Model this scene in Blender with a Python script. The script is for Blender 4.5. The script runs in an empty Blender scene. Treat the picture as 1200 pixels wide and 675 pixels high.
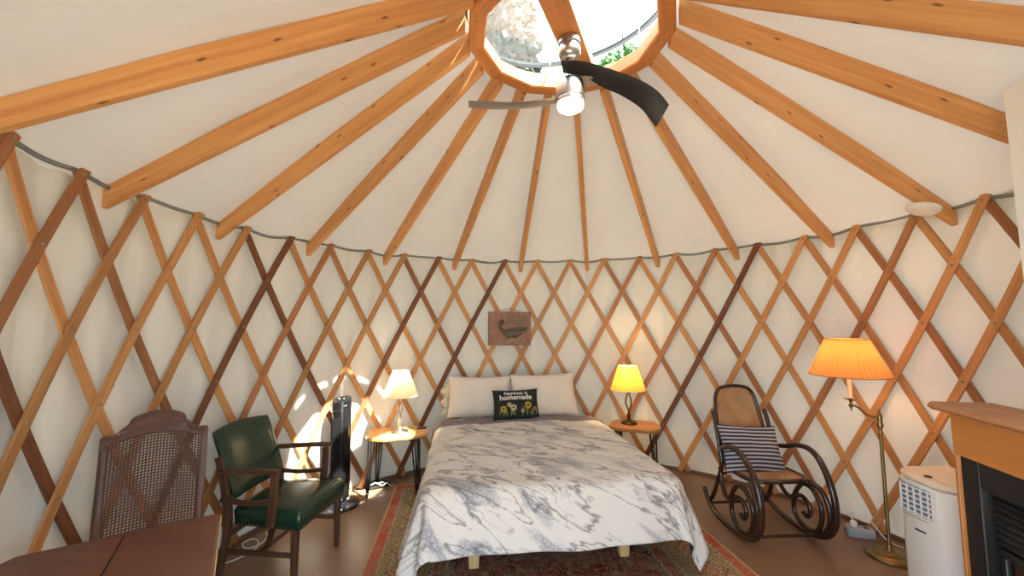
import bpy, math, random
from mathutils import Vector as V, Matrix
random.seed(7)
SC = bpy.context.scene
COL = SC.collection
R = math.radians
pi = math.pi
sin, cos = math.sin, math.cos

# ------------------------------------------------------------------ camera, world, sun, exposure
cam_d = bpy.data.cameras.new('camera')
cam_d.sensor_width = 36.0
cam_d.lens = 14.381
cam_d.clip_start = 0.02
cam = bpy.data.objects.new('camera', cam_d)
COL.objects.link(cam)
cam.matrix_world = (Matrix.Translation((-0.366, -2.411, 1.588)) @
                    Matrix.Rotation(R(90 + 4.615), 4, 'X') @ Matrix.Rotation(R(-0.398), 4, 'Z'))
SC.camera = cam

SC.view_settings.view_transform = 'Standard'
SC.view_settings.look = 'None'
SC.view_settings.gamma = 1.0
SC.view_settings.use_curve_mapping = False
SC.view_settings.exposure = 1.8

world = bpy.data.worlds.new('daylight')
world.use_nodes = True
SC.world = world
bg = world.node_tree.nodes['Background']
bg.inputs['Color'].default_value = (0.53, 0.80, 1.0, 1)
bg.inputs['Strength'].default_value = 2.3

SUN_DIR = V((-1.90, 1.45, -3.06)).normalized()
sun_d = bpy.data.lights.new('sun', 'SUN')
sun_d.energy = 15.0
sun_d.angle = R(0.6)
sun_d.color = (1.0, 0.96, 0.86)
sun = bpy.data.objects.new('sun', sun_d)
sun.rotation_euler = SUN_DIR.to_track_quat('-Z', 'Y').to_euler()
COL.objects.link(sun)

def portal(name, loc, direction, sx, sy):
    d = bpy.data.lights.new(name, 'AREA')
    d.shape = 'RECTANGLE'; d.size = sx; d.size_y = sy
    d.cycles.is_portal = True
    o = bpy.data.objects.new(name, d)
    o.location = loc
    o.rotation_euler = V(direction).to_track_quat('-Z', 'Y').to_euler()
    COL.objects.link(o)
portal('doorway_portal', (-0.39, -2.56, 1.05), (0.15, 0.99, 0), 1.9, 2.15)
portal('skylight_portal', (0, 0, 3.50), (0, 0, -1), 1.25, 1.25)

# ------------------------------------------------------------------ yurt constants
RL = 2.44          # lattice radius
H0 = 2.284         # lattice crossing height at the top
DZ = 0.36404       # drop per half step
TH0 = -0.02635
DT = 0.1611
NL = 39
TH_DOOR = pi + 0.1506
DOOR_HALF = 0.40
ROOF_SLOPE = 0.622
def raf_z(r): return 3.31 - ROOF_SLOPE * (r - 0.65)

# ------------------------------------------------------------------ materials
def mat(name):
    m = bpy.data.materials.new(name)
    m.use_nodes = True
    nt = m.node_tree
    b = nt.nodes['Principled BSDF']
    return m, nt, b
def nd(nt, t, **kw):
    n = nt.nodes.new(t)
    for k, v in kw.items():
        if k in n.inputs: n.inputs[k].default_value = v
        else: setattr(n, k, v)
    return n
def lk(nt, a, b): nt.links.new(a, b)
def ramp(nt, stops, interp='LINEAR'):
    n = nt.nodes.new('ShaderNodeValToRGB')
    cr = n.color_ramp; cr.interpolation = interp
    while len(cr.elements) < len(stops): cr.elements.new(0.5)
    while len(cr.elements) > len(stops): cr.elements.remove(cr.elements[-1])
    for e, (p, c) in zip(cr.elements, stops):
        e.position = p; e.color = (c[0], c[1], c[2], 1)
    return n
def mathn(nt, op, a, b=None, c=None):
    n = nt.nodes.new('ShaderNodeMath'); n.operation = op
    for i, x in enumerate((a, b, c)):
        if x is None: continue
        if isinstance(x, (int, float)): n.inputs[i].default_value = x
        else: nt.links.new(x, n.inputs[i])
    return n.outputs[0]
def mixc(nt, fac, a, b, mode='MIX'):
    n = nt.nodes.new('ShaderNodeMix'); n.data_type = 'RGBA'; n.blend_type = mode
    for i, x in ((0, fac), (6, a), (7, b)):
        if isinstance(x, (int, float)): n.inputs[i].default_value = x
        elif isinstance(x, tuple): n.inputs[i].default_value = (*x[:3], 1)
        else: nt.links.new(x, n.inputs[i])
    return n.outputs[2]
def s2l(r, g, b):
    f = lambda c: (c/255/12.92) if c/255 <= 0.04045 else ((c/255 + 0.055)/1.055)**2.4
    return (f(r), f(g), f(b))
def bump(nt, b, h, strength, dist=0.01):
    n = nd(nt, 'ShaderNodeBump', Strength=strength, Distance=dist)
    lk(nt, h, n.inputs['Height']); lk(nt, n.outputs[0], b.inputs['Normal'])
    return n
def plain(name, col, rough=0.5, metal=0.0, noise=0.0, spec=0.5, scale=8.0, bstr=0.0, emit=None, es=0.0):
    m, nt, b = mat(name)
    b.inputs['Base Color'].default_value = (*col, 1)
    b.inputs['Roughness'].default_value = rough
    b.inputs['Metallic'].default_value = metal
    b.inputs['Specular IOR Level'].default_value = spec
    tc = nd(nt, 'ShaderNodeTexCoord')
    nz = nd(nt, 'ShaderNodeTexNoise', Scale=scale, Detail=4.0)
    lk(nt, tc.outputs['Object'], nz.inputs['Vector'])
    if noise:
        r = ramp(nt, [(0.25, tuple(c*(1-noise) for c in col)), (0.75, tuple(min(1, c*(1+noise)) for c in col))])
        lk(nt, nz.outputs['Fac'], r.inputs[0]); lk(nt, r.outputs[0], b.inputs['Base Color'])
    if bstr: bump(nt, b, nz.outputs['Fac'], bstr)
    if emit:
        b.inputs['Emission Color'].default_value = (*emit, 1); b.inputs['Emission Strength'].default_value = es
    return m
def wood(name, c1, c2, rough=0.45, knots=0.0, var=0.25, us=2.0, vs=38.0, spec=0.4, knotcol=(0.06, 0.02, 0.008)):
    """grain along UV.x (metres)"""
    m, nt, b = mat(name)
    uv = nd(nt, 'ShaderNodeUVMap')
    oi = nd(nt, 'ShaderNodeObjectInfo')
    mp = nd(nt, 'ShaderNodeMapping')
    mp.inputs['Scale'].default_value = (us, vs, 1)
    lk(nt, uv.outputs[0], mp.inputs['Vector'])
    cmb = nd(nt, 'ShaderNodeCombineXYZ')
    off = mathn(nt, 'MULTIPLY', oi.outputs['Random'], 37.0)
    for i in range(3): lk(nt, off, cmb.inputs[i])
    lk(nt, cmb.outputs[0], mp.inputs['Location'])
    nz = nd(nt, 'ShaderNodeTexNoise', Scale=1.0, Detail=5.0, Roughness=0.6, Distortion=0.4)
    lk(nt, mp.outputs[0], nz.inputs['Vector'])
    r = ramp(nt, [(0.3, c1), (0.7, c2)])
    lk(nt, nz.outputs['Fac'], r.inputs[0])
    col = r.outputs[0]
    hs = nd(nt, 'ShaderNodeHueSaturation')
    lk(nt, col, hs.inputs['Color'])
    lk(nt, mathn(nt, 'MULTIPLY_ADD', oi.outputs['Random'], var, 1 - var/2), hs.inputs['Value'])
    col = hs.outputs[0]
    if knots:
        mp2 = nd(nt, 'ShaderNodeMapping'); mp2.inputs['Scale'].default_value = (2.6, 7.0, 1)
        lk(nt, uv.outputs[0], mp2.inputs['Vector']); lk(nt, cmb.outputs[0], mp2.inputs['Location'])
        vo = nd(nt, 'ShaderNodeTexVoronoi', Scale=1.0); vo.inputs['Randomness'].default_value = 1.0
        vo.voronoi_dimensions = '2D'
        lk(nt, mp2.outputs[0], vo.inputs['Vector'])
        kr = ramp(nt, [(0.0, (1, 1, 1)), (0.045*knots, (0.8, 0.8, 0.8)), (0.08*knots, (0, 0, 0))])
        lk(nt, vo.outputs['Distance'], kr.inputs[0])
        col = mixc(nt, mathn(nt, 'MULTIPLY', kr.outputs[0], 0.85), col, knotcol)
    lk(nt, col, b.inputs['Base Color'])
    b.inputs['Roughness'].default_value = rough
    b.inputs['Specular IOR Level'].default_value = spec
    bump(nt, b, nz.outputs['Fac'], 0.12, 0.003)
    return m
def canvas(name, col, trans, fold_scale, bstr):
    m, nt, b = mat(name)
    tc = nd(nt, 'ShaderNodeTexCoord')
    mp = nd(nt, 'ShaderNodeMapping'); mp.inputs['Scale'].default_value = fold_scale
    lk(nt, tc.outputs['Object'], mp.inputs['Vector'])
    nz = nd(nt, 'ShaderNodeTexNoise', Scale=1.0, Detail=2.5, Roughness=0.45, Distortion=0.9)
    lk(nt, mp.outputs[0], nz.inputs['Vector'])
    nz2 = nd(nt, 'ShaderNodeTexNoise', Scale=0.9, Detail=3.0)
    lk(nt, tc.outputs['Object'], nz2.inputs['Vector'])
    r = ramp(nt, [(0.3, tuple(c*0.93 for c in col)), (0.7, col)])
    lk(nt, nz2.outputs['Fac'], r.inputs[0])
    lk(nt, r.outputs[0], b.inputs['Base Color'])
    b.inputs['Roughness'].default_value = 0.75
    b.inputs['Specular IOR Level'].default_value = 0.2
    bn = bump(nt, b, nz.outputs['Fac'], bstr, 0.05)
    tr = nd(nt, 'ShaderNodeBsdfTranslucent'); tr.inputs['Color'].default_value = (*col, 1)
    lk(nt, bn.outputs[0], tr.inputs['Normal'])
    mx = nd(nt, 'ShaderNodeMixShader'); mx.inputs[0].default_value = trans
    lk(nt, b.outputs[0], mx.inputs[1]); lk(nt, tr.outputs[0], mx.inputs[2])
    lk(nt, mx.outputs[0], nt.nodes['Material Output'].inputs['Surface'])
    return m
M = {}
M['wall_canvas'] = canvas('wall_canvas', s2l(226, 221, 209), 0.015, (3.4, 3.4, 0.8), 0.55)
M['roof_canvas'] = canvas('roof_canvas', s2l(229, 228, 225), 0.01, (2.2, 2.2, 2.2), 0.35)
M['slat'] = wood('lattice_fir', s2l(174, 119, 72), s2l(203, 149, 94), 0.5, 0.35, 0.35)
M['slat_dark'] = wood('lattice_fir_dark', s2l(102, 60, 38), s2l(138, 86, 54), 0.5, 0.3, 0.3)
M['slat_brown'] = wood('lattice_fir_brown', s2l(148, 96, 60), s2l(178, 122, 80), 0.5, 0.3, 0.3)
M['rafter'] = wood('rafter_pine', s2l(194, 130, 74), s2l(222, 164, 102), 0.45, 0.8, 0.14, 1.4, 26)
M['ring'] = wood('ring_fir', s2l(184, 110, 54), s2l(210, 138, 74), 0.4, 0.3, 0.1, 2.0, 22)
M['bolt'] = plain('bolt_zinc', s2l(150, 140, 120), 0.4, 0.8)
M['cable'] = plain('steel_cable', s2l(124, 126, 122), 0.5, 0.2)
M['dark_wood'] = wood('walnut_dark', s2l(52, 32, 24), s2l(82, 52, 38), 0.35, 0, 0.1, 3, 60)
M['arm_wood'] = wood('armchair_oak', s2l(64, 42, 32), s2l(102, 70, 52), 0.4, 0, 0.05, 3, 70)
M['cane_wood'] = wood('cane_chair_walnut', s2l(82, 56, 50), s2l(116, 84, 74), 0.45, 0, 0.05, 3, 60)
M['bent_wood'] = wood('bentwood_beech', s2l(34, 19, 14), s2l(66, 38, 26), 0.22, 0, 0.05, 3, 60, 0.7)
M['table'] = wood('table_mahogany', s2l(104, 64, 50), s2l(124, 80, 64), 0.38, 0, 0.02, 2.2, 16, 0.4)
M['table_edge'] = plain('table_edge_gilt', s2l(206, 176, 128), 0.35, 0.2, 0.1)
M['slab'] = wood('live_edge_slab', s2l(176, 116, 56), s2l(220, 168, 100), 0.32, 0.5, 0.02, 2.5, 18)
M['slab_red'] = wood('live_edge_slab_red', s2l(136, 88, 46), s2l(176, 122, 68), 0.32, 0.5, 0.02, 2.5, 18)
M['iron'] = plain('black_iron', s2l(30, 27, 26), 0.45, 0.3)
M['mantel'] = wood('mantel_slab', s2l(150, 96, 60), s2l(196, 142, 98), 0.4, 0.5, 0.02, 1.6, 24)
M['fire_wood'] = wood('fireplace_maple', s2l(186, 116, 54), s2l(206, 138, 72), 0.35, 0, 0.02, 1.2, 9)
M['bed_wood'] = wood('bed_pine', s2l(206, 168, 112), s2l(226, 190, 134), 0.5, 0.2, 0.05)
M['black_gloss'] = plain('black_gloss_plastic', s2l(22, 22, 24), 0.18, 0, 0, 0.6)
M['black_matte'] = plain('black_metal_matte', s2l(30, 30, 31), 0.5, 0.1, 0.1)
M['charcoal'] = plain('charcoal_metal', s2l(42, 42, 44), 0.4, 0.3, 0.08)
M['silver'] = plain('brushed_nickel', s2l(176, 170, 162), 0.3, 1.0)
M['brass'] = plain('antique_brass', s2l(146, 124, 84), 0.3, 1.0, 0.15)
M['bronze'] = plain('dark_bronze', s2l(58, 44, 30), 0.4, 0.8, 0.2)
M['white_plastic'] = plain('white_plastic', s2l(228, 226, 222), 0.4)
M['white_paint'] = plain('white_paint', s2l(236, 234, 228), 0.6, 0, 0.02)
M['grey_plastic'] = plain('grey_plastic', s2l(160, 162, 166), 0.45)
M['grille_shade'] = plain('grille_shadow', s2l(96, 108, 136), 0.5)  # shade behind the grille bars, put into a blue-grey colour
M['rubber'] = plain('black_rubber', s2l(26, 26, 26), 0.6)
M['cord_white'] = plain('white_cord', s2l(225, 222, 215), 0.5)
M['linen'] = plain('white_linen', s2l(226, 214, 200), 0.85, 0, 0.04, 0.15, 5, 0.25)
M['cream_linen'] = plain('cream_linen', s2l(224, 212, 184), 0.85, 0, 0.06, 0.15, 7, 0.3)
M['mauve'] = plain('grey_mauve_sheet', s2l(132, 120, 122), 0.85, 0, 0.12, 0.15, 14, 0.3)
M['navy'] = plain('navy_lining', s2l(62, 68, 88), 0.85, 0, 0.05, 0.1)
M['candle'] = plain('candle_sleeve', s2l(238, 224, 186), 0.5)
M['knob'] = plain('brass_tack', s2l(120, 92, 52), 0.3, 0.9)
M['lettering'] = plain('cream_lettering', s2l(226, 222, 208), 0.8)
M['cushion'] = plain('black_cushion', s2l(46, 48, 46), 0.9, 0, 0.2, 0.1, 30, 0.2)
M['flower_yellow'] = plain('flower_ochre', s2l(190, 156, 62), 0.85, 0, 0.2, 0.1, 60)
M['flower_pale'] = plain('flower_pale', s2l(196, 184, 140), 0.85, 0, 0.2, 0.1, 60)
M['leaf_green'] = plain('leaf_print', s2l(112, 124, 70), 0.85, 0, 0.25, 0.1, 60)
M['leather'] = plain('green_leather', s2l(22, 52, 38), 0.24, 0, 0.18, 0.6, 5, 0.08)
M['tree_leaf'] = plain('tree_leaf', s2l(58, 94, 32), 0.6, 0, 0.3)
M['bark'] = plain('bark', s2l(90, 70, 52), 0.9, 0, 0.3)
M['terracotta'] = plain('carved_tile', s2l(158, 116, 98), 0.8, 0, 0.3, 0.2, 22, 0.5)
M['tile_dark'] = plain('carved_tile_dark', s2l(98, 86, 72), 0.8, 0, 0.3, 0.2, 30, 0.5)
M['tile_grey'] = plain('carved_tile_grey', s2l(122, 118, 102), 0.8, 0, 0.3, 0.2, 30, 0.5)
M['tile_light'] = plain('carved_tile_light', s2l(172, 142, 116), 0.8, 0, 0.3, 0.2, 30, 0.5)

def floor_mat():
    m, nt, b = mat('painted_floor')
    tc = nd(nt, 'ShaderNodeTexCoord')
    nz = nd(nt, 'ShaderNodeTexNoise', Scale=2.2, Detail=6.0)
    lk(nt, tc.outputs['Object'], nz.inputs['Vector'])
    r = ramp(nt, [(0.3, s2l(126, 96, 74)), (0.7, s2l(146, 114, 88))])
    lk(nt, nz.outputs['Fac'], r.inputs[0]); lk(nt, r.outputs[0], b.inputs['Base Color'])
    b.inputs['Roughness'].default_value = 0.34
    nz2 = nd(nt, 'ShaderNodeTexNoise', Scale=14.0, Detail=3.0)
    lk(nt, tc.outputs['Object'], nz2.inputs['Vector'])
    bump(nt, b, nz2.outputs['Fac'], 0.12, 0.004)
    return m
M['floor'] = floor_mat()
M['ground'] = plain('outdoor_gravel', s2l(172, 160, 140), 0.9, 0, 0.15, 0.2)

def shade_mat(name, col, trans, pleats=0):
    m, nt, b = mat(name)
    b.inputs['Base Color'].default_value = (*col, 1)
    b.inputs['Roughness'].default_value = 0.8
    tr = nd(nt, 'ShaderNodeBsdfTranslucent'); tr.inputs['Color'].default_value = (*col, 1)
    mx = nd(nt, 'ShaderNodeMixShader'); mx.inputs[0].default_value = trans
    lk(nt, b.outputs[0], mx.inputs[1]); lk(nt, tr.outputs[0], mx.inputs[2])
    lk(nt, mx.outputs[0], nt.nodes['Material Output'].inputs['Surface'])
    return m
M['shade_white'] = shade_mat('shade_white', s2l(240, 232, 214), 0.5)
M['shade_yellow'] = shade_mat('shade_yellow', s2l(240, 218, 136), 0.5)
M['shade_orange'] = shade_mat('shade_peach', s2l(230, 150, 86), 0.36)

def cane_mat(name, col, sc, hole):
    """woven cane with an open octagonal weave: holes are really open"""
    m, nt, b = mat(name)
    uv = nd(nt, 'ShaderNodeUVMap')
    sp = nd(nt, 'ShaderNodeSeparateXYZ'); lk(nt, uv.outputs[0], sp.inputs[0])
    a = mathn(nt, 'SINE', mathn(nt, 'MULTIPLY', sp.outputs[0], sc*2*pi))
    c = mathn(nt, 'SINE', mathn(nt, 'MULTIPLY', sp.outputs[1], sc*2*pi))
    h = mathn(nt, 'ADD', a, c)
    al = mathn(nt, 'LESS_THAN', h, hole)
    nz = nd(nt, 'ShaderNodeTexNoise', Scale=9.0, Detail=3.0); lk(nt, uv.outputs[0], nz.inputs['Vector'])
    r = ramp(nt, [(0.3, tuple(x*0.75 for x in col)), (0.7, col)])
    lk(nt, nz.outputs['Fac'], r.inputs[0]); lk(nt, r.outputs[0], b.inputs['Base Color'])
    lk(nt, al, b.inputs['Alpha'])
    b.inputs['Roughness'].default_value = 0.5
    bump(nt, b, h, 0.5, 0.002)
    return m
M['cane_dark'] = cane_mat('cane_brown', s2l(104, 72, 60), 78, 0.72)
M['cane_tan'] = cane_mat('cane_tan', s2l(178, 136, 88), 95, 1.35)

def stripes_mat():
    m, nt, b = mat('navy_striped_cotton')
    uv = nd(nt, 'ShaderNodeUVMap')
    sp = nd(nt, 'ShaderNodeSeparateXYZ'); lk(nt, uv.outputs[0], sp.inputs[0])
    f = mathn(nt, 'FRACT', mathn(nt, 'MULTIPLY', sp.outputs[1], 34.0))
    r = ramp(nt, [(0.0, s2l(38, 38, 52)), (0.42, s2l(38, 38, 52)), (0.50, s2l(176, 174, 184)), (0.9, s2l(160, 160, 174)), (0.97, s2l(60, 60, 76))])
    lk(nt, f, r.inputs[0]); lk(nt, r.outputs[0], b.inputs['Base Color'])
    b.inputs['Roughness'].default_value = 0.9
    nz = nd(nt, 'ShaderNodeTexNoise', Scale=160.0); lk(nt, uv.outputs[0], nz.inputs['Vector'])
    bump(nt, b, nz.outputs['Fac'], 0.3, 0.003)
    return m
M['stripes'] = stripes_mat()

def duvet_mat():
    m, nt, b = mat('marbled_duvet')
    uv = nd(nt, 'ShaderNodeUVMap')
    mp = nd(nt, 'ShaderNodeMapping'); mp.vector_type = 'TEXTURE'; mp.inputs['Rotation'].default_value = (0, 0, R(-33)); mp.inputs['Scale'].default_value = (1.55, 0.42, 1)
    lk(nt, uv.outputs[0], mp.inputs['Vector'])
    wn = nd(nt, 'ShaderNodeTexNoise', Scale=5.0, Detail=4.0, Roughness=0.65)
    lk(nt, mp.outputs[0], wn.inputs['Vector'])
    add = nd(nt, 'ShaderNodeMix'); add.data_type = 'VECTOR'; add.inputs[0].default_value = 0.12
    lk(nt, mp.outputs[0], add.inputs[4]); lk(nt, wn.outputs['Color'], add.inputs[5])
    n1 = nd(nt, 'ShaderNodeTexNoise', Scale=2.4, Detail=4.0, Roughness=0.55, Distortion=0.5)
    lk(nt, add.outputs[1], n1.inputs['Vector'])
    v = mathn(nt, 'ABSOLUTE', mathn(nt, 'SUBTRACT', n1.outputs['Fac'], 0.5))
    vr = ramp(nt, [(0.0, (1, 1, 1)), (0.008, (0.6, 0.6, 0.6)), (0.024, (0, 0, 0))])
    lk(nt, v, vr.inputs[0])
    n1b = nd(nt, 'ShaderNodeTexNoise', Scale=3.4, Detail=3.0, Roughness=0.55, Distortion=0.6)
    lk(nt, add.outputs[1], n1b.inputs['Vector'])
    v2 = mathn(nt, 'ABSOLUTE', mathn(nt, 'SUBTRACT', n1b.outputs['Fac'], 0.46))
    vr2 = ramp(nt, [(0.0, (0.7, 0.7, 0.7)), (0.006, (0.4, 0.4, 0.4)), (0.018, (0, 0, 0))])
    lk(nt, v2, vr2.inputs[0])
    n2 = nd(nt, 'ShaderNodeTexNoise', Scale=1.3, Detail=3.0, Roughness=0.55, Distortion=0.5)
    mp2 = nd(nt, 'ShaderNodeMapping'); mp2.vector_type = 'TEXTURE'; mp2.inputs['Rotation'].default_value = (0, 0, R(-50)); mp2.inputs['Scale'].default_value = (0.72, 0.24, 1); mp2.inputs['Location'].default_value = (3.1, 1.7, 0)
    lk(nt, uv.outputs[0], mp2.inputs['Vector']); lk(nt, mp2.outputs[0], n2.inputs['Vector'])
    br = ramp(nt, [(0.535, (0, 0, 0)), (0.62, (1, 1, 1))])
    lk(nt, n2.outputs['Fac'], br.inputs[0])
    st = nd(nt, 'ShaderNodeTexNoise', Scale=70.0, Detail=2.0); lk(nt, uv.outputs[0], st.inputs['Vector'])
    sr = ramp(nt, [(0.35, (0.35, 0.35, 0.35)), (0.65, (1, 1, 1))]); lk(nt, st.outputs['Fac'], sr.inputs[0])
    blot = mathn(nt, 'MULTIPLY', br.outputs[0], sr.outputs[0])
    base = s2l(226, 222, 216)
    c = mixc(nt, mathn(nt, 'MULTIPLY', blot, 0.8), base, s2l(128, 136, 152))
    c = mixc(nt, mathn(nt, 'MULTIPLY', vr.outputs[0], 0.85), c, s2l(112, 110, 114))
    c = mixc(nt, mathn(nt, 'MULTIPLY', vr2.outputs[0], 0.7), c, s2l(128, 124, 126))
    lk(nt, c, b.inputs['Base Color'])
    b.inputs['Roughness'].default_value = 0.85
    b.inputs['Specular IOR Level'].default_value = 0.15
    wr = nd(nt, 'ShaderNodeTexNoise', Scale=6.0, Detail=6.0, Roughness=0.6, Distortion=1.2)
    lk(nt, uv.outputs[0], wr.inputs['Vector'])
    bump(nt, b, wr.outputs['Fac'], 0.55, 0.02)
    return m
M['duvet'] = duvet_mat()

RUG_W, RUG_L = 2.46, 3.3
def rug_mat():
    m, nt, b = mat('persian_rug')
    uv = nd(nt, 'ShaderNodeUVMap')
    sp = nd(nt, 'ShaderNodeSeparateXYZ'); lk(nt, uv.outputs[0], sp.inputs[0])
    u, v = sp.outputs[0], sp.outputs[1]
    du = mathn(nt, 'MINIMUM', u, mathn(nt, 'SUBTRACT', RUG_W, u))
    dv = mathn(nt, 'MINIMUM', v, mathn(nt, 'SUBTRACT', RUG_L, v))
    d = mathn(nt, 'MINIMUM', du, dv)
    vo = nd(nt, 'ShaderNodeTexVoronoi', Scale=13.0); vo.voronoi_dimensions = '2D'
    lk(nt, uv.outputs[0], vo.inputs['Vector'])
    vo2 = nd(nt, 'ShaderNodeTexVoronoi', Scale=25.0); vo2.voronoi_dimensions = '2D'
    lk(nt, uv.outputs[0], vo2.inputs['Vector'])
    nz = nd(nt, 'ShaderNodeTexNoise', Scale=5.0, Detail=6.0, Roughness=0.7); lk(nt, uv.outputs[0], nz.inputs['Vector'])
    nzf = nd(nt, 'ShaderNodeTexNoise', Scale=45.0, Detail=4.0, Roughness=0.7); lk(nt, uv.outputs[0], nzf.inputs['Vector'])
    dj = mathn(nt, 'MULTIPLY_ADD', mathn(nt, 'SUBTRACT', nzf.outputs['Fac'], 0.5), 0.012, d)
    cream, coral, olive, rust, navy, wine, tan = s2l(186, 168, 136), s2l(188, 92, 72), s2l(150, 136, 96), s2l(158, 92, 62), s2l(64, 64, 78), s2l(112, 44, 44), s2l(200, 170, 128)
    k = 1/0.75
    bands = ramp(nt, [(0.0, tan), (0.016*k, coral), (0.085*k, cream), (0.10*k, olive), (0.165*k, cream), (0.185*k, olive),
                      (0.43*k, cream), (0.45*k, rust), (0.53*k, cream), (0.55*k, navy), (0.58*k, wine)], 'CONSTANT')
    lk(nt, mathn(nt, 'MULTIPLY', dj, k), bands.inputs[0])
    # repeat medallions along the border: period 0.30 m
    def per(x, p): return mathn(nt, 'SUBTRACT', mathn(nt, 'FRACT', mathn(nt, 'DIVIDE', x, p)), 0.5)
    isu = mathn(nt, 'LESS_THAN', du, dv)
    along = mathn(nt, 'ADD', mathn(nt, 'MULTIPLY', isu, v), mathn(nt, 'MULTIPLY', mathn(nt, 'SUBTRACT', 1.0, isu), u))
    pa = mathn(nt, 'ABSOLUTE', per(along, 0.25))
    db = mathn(nt, 'ABSOLUTE', mathn(nt, 'SUBTRACT', d, 0.262))
    dm = mathn(nt, 'ADD', mathn(nt, 'MULTIPLY', pa, 0.27), mathn(nt, 'MULTIPLY', db, 1.1))
    dm = mathn(nt, 'MULTIPLY_ADD', mathn(nt, 'SUBTRACT', nzf.outputs['Fac'], 0.5), 0.05, dm)
    med = ramp(nt, [(0.0, navy), (0.10, cream), (0.22, coral), (0.52, tan), (0.62, rust), (0.80, navy), (0.86, olive)], 'CONSTANT')
    lk(nt, mathn(nt, 'MULTIPLY', dm, 6.5), med.inputs[0])
    inb = mathn(nt, 'MULTIPLY', mathn(nt, 'GREATER_THAN', d, 0.125), mathn(nt, 'LESS_THAN', d, 0.43))
    c = mixc(nt, mathn(nt, 'MULTIPLY', inb, mathn(nt, 'LESS_THAN', dm, 0.15)), bands.outputs[0], med.outputs[0])
    # small motifs in guard bands
    mo = ramp(nt, [(0.0, navy), (0.22, tan), (0.42, coral), (0.55, cream)], 'CONSTANT')
    lk(nt, vo2.outputs['Distance'], mo.inputs[0])
    ing = mathn(nt, 'MULTIPLY', mathn(nt, 'GREATER_THAN', d, 0.085), mathn(nt, 'LESS_THAN', vo2.outputs['Distance'], 0.40))
    c = mixc(nt, mathn(nt, 'MULTIPLY', ing, 0.85), c, mo.outputs[0])
    # field motifs
    fm = ramp(nt, [(0.0, tan), (0.12, navy), (0.30, coral), (0.42, wine), (0.62, olive)], 'CONSTANT')
    lk(nt, vo.outputs['Distance'], fm.inputs[0])
    inf = mathn(nt, 'GREATER_THAN', d, 0.60)
    c = mixc(nt, mathn(nt, 'MULTIPLY', inf, 0.6), c, fm.outputs[0])
    # wear
    wr = ramp(nt, [(0.42, (0, 0, 0)), (0.68, (1, 1, 1))]); lk(nt, nz.outputs['Fac'], wr.inputs[0])
    c = mixc(nt, mathn(nt, 'MULTIPLY', wr.outputs[0], 0.6), c, s2l(176, 158, 132))
    fr = ramp(nt, [(0.35, (0.62, 0.62, 0.62)), (0.65, (1.0, 1.0, 1.0))]); lk(nt, nzf.outputs['Fac'], fr.inputs[0])
    c = mixc(nt, 0.8, c, fr.outputs[0], 'MULTIPLY')
    lk(nt, c, b.inputs['Base Color'])
    b.inputs['Roughness'].default_value = 0.95
    b.inputs['Specular IOR Level'].default_value = 0.1
    bump(nt, b, nzf.outputs['Fac'], 0.4, 0.004)
    return m
M['rug'] = rug_mat()

def dome_mat():
    m, nt, b = mat('weathered_acrylic')
    tc = nd(nt, 'ShaderNodeTexCoord')
    nz = nd(nt, 'ShaderNodeTexNoise', Scale=26.0, Detail=6.0, Roughness=0.75); lk(nt, tc.outputs['Object'], nz.inputs['Vector'])
    nb = nd(nt, 'ShaderNodeTexNoise', Scale=1.6, Detail=2.0); lk(nt, tc.outputs['Object'], nb.inputs['Vector'])
    sp = nd(nt, 'ShaderNodeSeparateXYZ'); lk(nt, tc.outputs['Object'], sp.inputs[0])
    r = ramp(nt, [(0.45, (0.02, 0.02, 0.02)), (0.60, (0.9, 0.9, 0.9))]); lk(nt, nz.outputs['Fac'], r.inputs[0])
    # grime has gathered on the far-left flank of the dome
    side = ramp(nt, [(0.40, (1, 1, 1)), (0.53, (0.0, 0.0, 0.0))])
    lk(nt, mathn(nt, 'MULTIPLY_ADD', mathn(nt, 'SUBTRACT', nb.outputs['Fac'], 0.5), 0.15, mathn(nt, 'ADD', mathn(nt, 'MULTIPLY_ADD', sp.outputs[0], 0.75, 0.66), mathn(nt, 'MULTIPLY', sp.outputs[1], -0.55))), side.inputs[0])
    f = mathn(nt, 'MULTIPLY', mathn(nt, 'MULTIPLY_ADD', r.outputs[0], -0.35, 0.60), side.outputs[0])
    b.inputs['Base Color'].default_value = (*s2l(120, 116, 108), 1); b.inputs['Roughness'].default_value = 0.6
    tl = nd(nt, 'ShaderNodeBsdfTranslucent'); tl.inputs['Color'].default_value = (0.15, 0.14, 0.12, 1)
    m1 = nd(nt, 'ShaderNodeMixShader'); m1.inputs[0].default_value = 0.6
    lk(nt, b.outputs[0], m1.inputs[1]); lk(nt, tl.outputs[0], m1.inputs[2])
    tp = nd(nt, 'ShaderNodeBsdfTransparent'); tp.inputs['Color'].default_value = (0.94, 0.97, 0.96, 1)
    gl = nd(nt, 'ShaderNodeBsdfGlossy', Roughness=0.05)
    m0 = nd(nt, 'ShaderNodeMixShader'); m0.inputs[0].default_value = 0.05
    lk(nt, tp.outputs[0], m0.inputs[1]); lk(nt, gl.outputs[0], m0.inputs[2])
    m2 = nd(nt, 'ShaderNodeMixShader')
    lk(nt, f, m2.inputs[0]); lk(nt, m0.outputs[0], m2.inputs[1]); lk(nt, m1.outputs[0], m2.inputs[2])
    lk(nt, m2.outputs[0], nt.nodes['Material Output'].inputs['Surface'])
    return m
M['dome'] = dome_mat()
M['lens'] = plain('frosted_lens', (1, 0.95, 0.85), 0.4, emit=(1.0, 0.86, 0.62), es=1.1)
M['bulb'] = plain('bulb_glass', (1, 0.9, 0.7), 0.4, emit=(1.0, 0.75, 0.42), es=4.0)

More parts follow.
